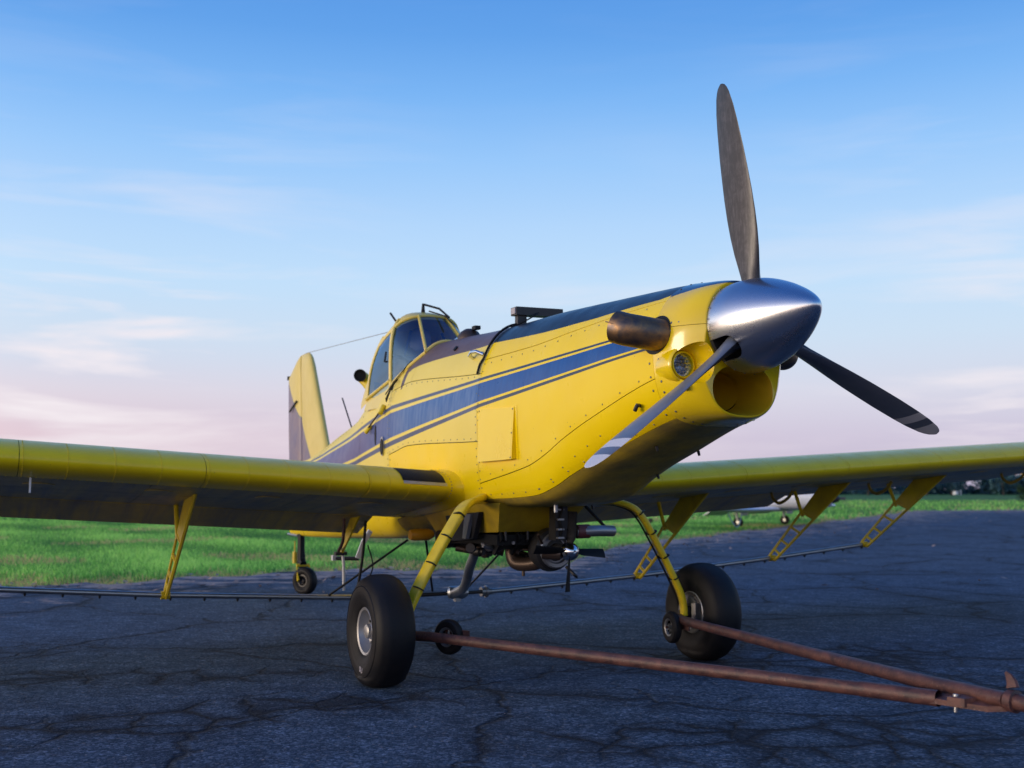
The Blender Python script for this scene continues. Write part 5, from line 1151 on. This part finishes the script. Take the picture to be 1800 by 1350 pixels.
# ------------------------------------------------------------------ far trees, shrub, shed
def leaves(mb, c, R3, n, s, r):
    for k in range(n):
        d = r.normal(0, 1, 3); d /= np.linalg.norm(d); rad = r.random() ** .4; p = np.array(c) + d * np.array(R3) * rad
        u = r.normal(0, 1, 3); u /= np.linalg.norm(u); w = np.cross(u, d); w /= (np.linalg.norm(w) + 1e-6); q = s * (.6 + .8 * r.random())
        mb.poly([p - u * q, p - w * q * .6, p + u * q, p + w * q * .6], 0 if r.random() < .6 else 1)
for nm, c in (('leaf_haze_teal', (.035, .085, .10)), ('leaf_haze_teal_dark', (.022, .058, .075)), ('leaf_green', (.03, .065, .02)), ('leaf_dark', (.012, .03, .014))): mat(nm, c, .7, spec=.2)  # the teal leaves carry the distance haze in their colour
mat('bark', (.06, .05, .04), .9)
r = np.random.default_rng(21)
tr_labels = 'dark green broadleaf tree in the far belt beyond the meadow'
for k in range(14):
    az_ = 6 + 26 * (k + .5) / 14 + r.uniform(-.6, .6); D = 250 + r.uniform(-15, 30); x, y = D * math.sin(R_(az_)), D * math.cos(R_(az_)); hgt = r.uniform(3.6, 5.2)
    tr_o = empty('broadleaf_tree', (x, y, -.05), r.uniform(0, 6), 'dark tree tinted blue green for haze in the far belt beyond the meadow', 'tree', 'trees in the far belt')
    MB().tube([V(0, 0, 0), V(.1, 0, hgt * .4), V(.05, .1, hgt * .75)], [.22, .16, .06], 7).tube([V(.1, 0, hgt * .4), V(1.2, .3, hgt * .7)], [.1, .03], 5).tube([V(.1, 0, hgt * .45), V(-1.1, .3, hgt * .75)], [.1, .03], 5).build('trunk', 'bark', tr_o)
    mb = MB()
    for j in range(9):
        a = r.uniform(0, 6.28); q = r.uniform(0, 2.4); leaves(mb, (q * math.cos(a), q * math.sin(a), hgt * r.uniform(.35, .85)), (1.5, 1.5, hgt * .22), 75, .22, r)
    cr = mb.build('crown', ['leaf_haze_teal', 'leaf_haze_teal_dark'], tr_o, 0)
mb = MB()
for k in range(1100):
    az_ = -38 + 76 * r.random(); D = 285 + r.uniform(0, 40); leaves(mb, (D * math.sin(R_(az_)), D * math.cos(R_(az_)), r.uniform(.2, 4.0)), (3.5, 3.5, 1.5), 26, .75, r)
wd = mb.build('far_wood', ['leaf_haze_teal', 'leaf_haze_teal_dark'], None, 0); tag(wd, 'line of dense woodland tinted blue green for haze at the far side of the meadow', 'wood', None, 'stuff')
sh = empty('shrub', (53.5, 114, -.05), 0, 'dark rounded shrub in the meadow beside the edge of the far wood', 'shrub'); mb = MB()
for j in range(14): leaves(mb, (r.uniform(-1.2, 1.2), r.uniform(-.8, .8), r.uniform(.3, 1.4)), (.7, .7, .5), 160, .09, r)
mb.build('crown', ['leaf_green', 'leaf_dark'], sh, 0); MB().tube([V(0, 0, 0), V(.1, 0, .8)], [.08, .04], 6).build('trunk', 'bark', sh)
shed = empty('white_shed', (105, 262, 0), .3, 'tiny white shed in front of the far wood', 'shed')
MB().box((0, 0, .55), (1.6, 1.4, 1.1)).build('wall', 'white_paint', shed, 0); MB().prism([V(-.95, -.8, 1.1), V(.95, -.8, 1.1), V(0, -.8, 1.45)], (0, 1.6, 0)).build('roof', 'grey_metal', shed, 0); MB().box((.2, -.71, .45), (.5, .03, .8)).build('door', 'dark_metal', shed, 0)
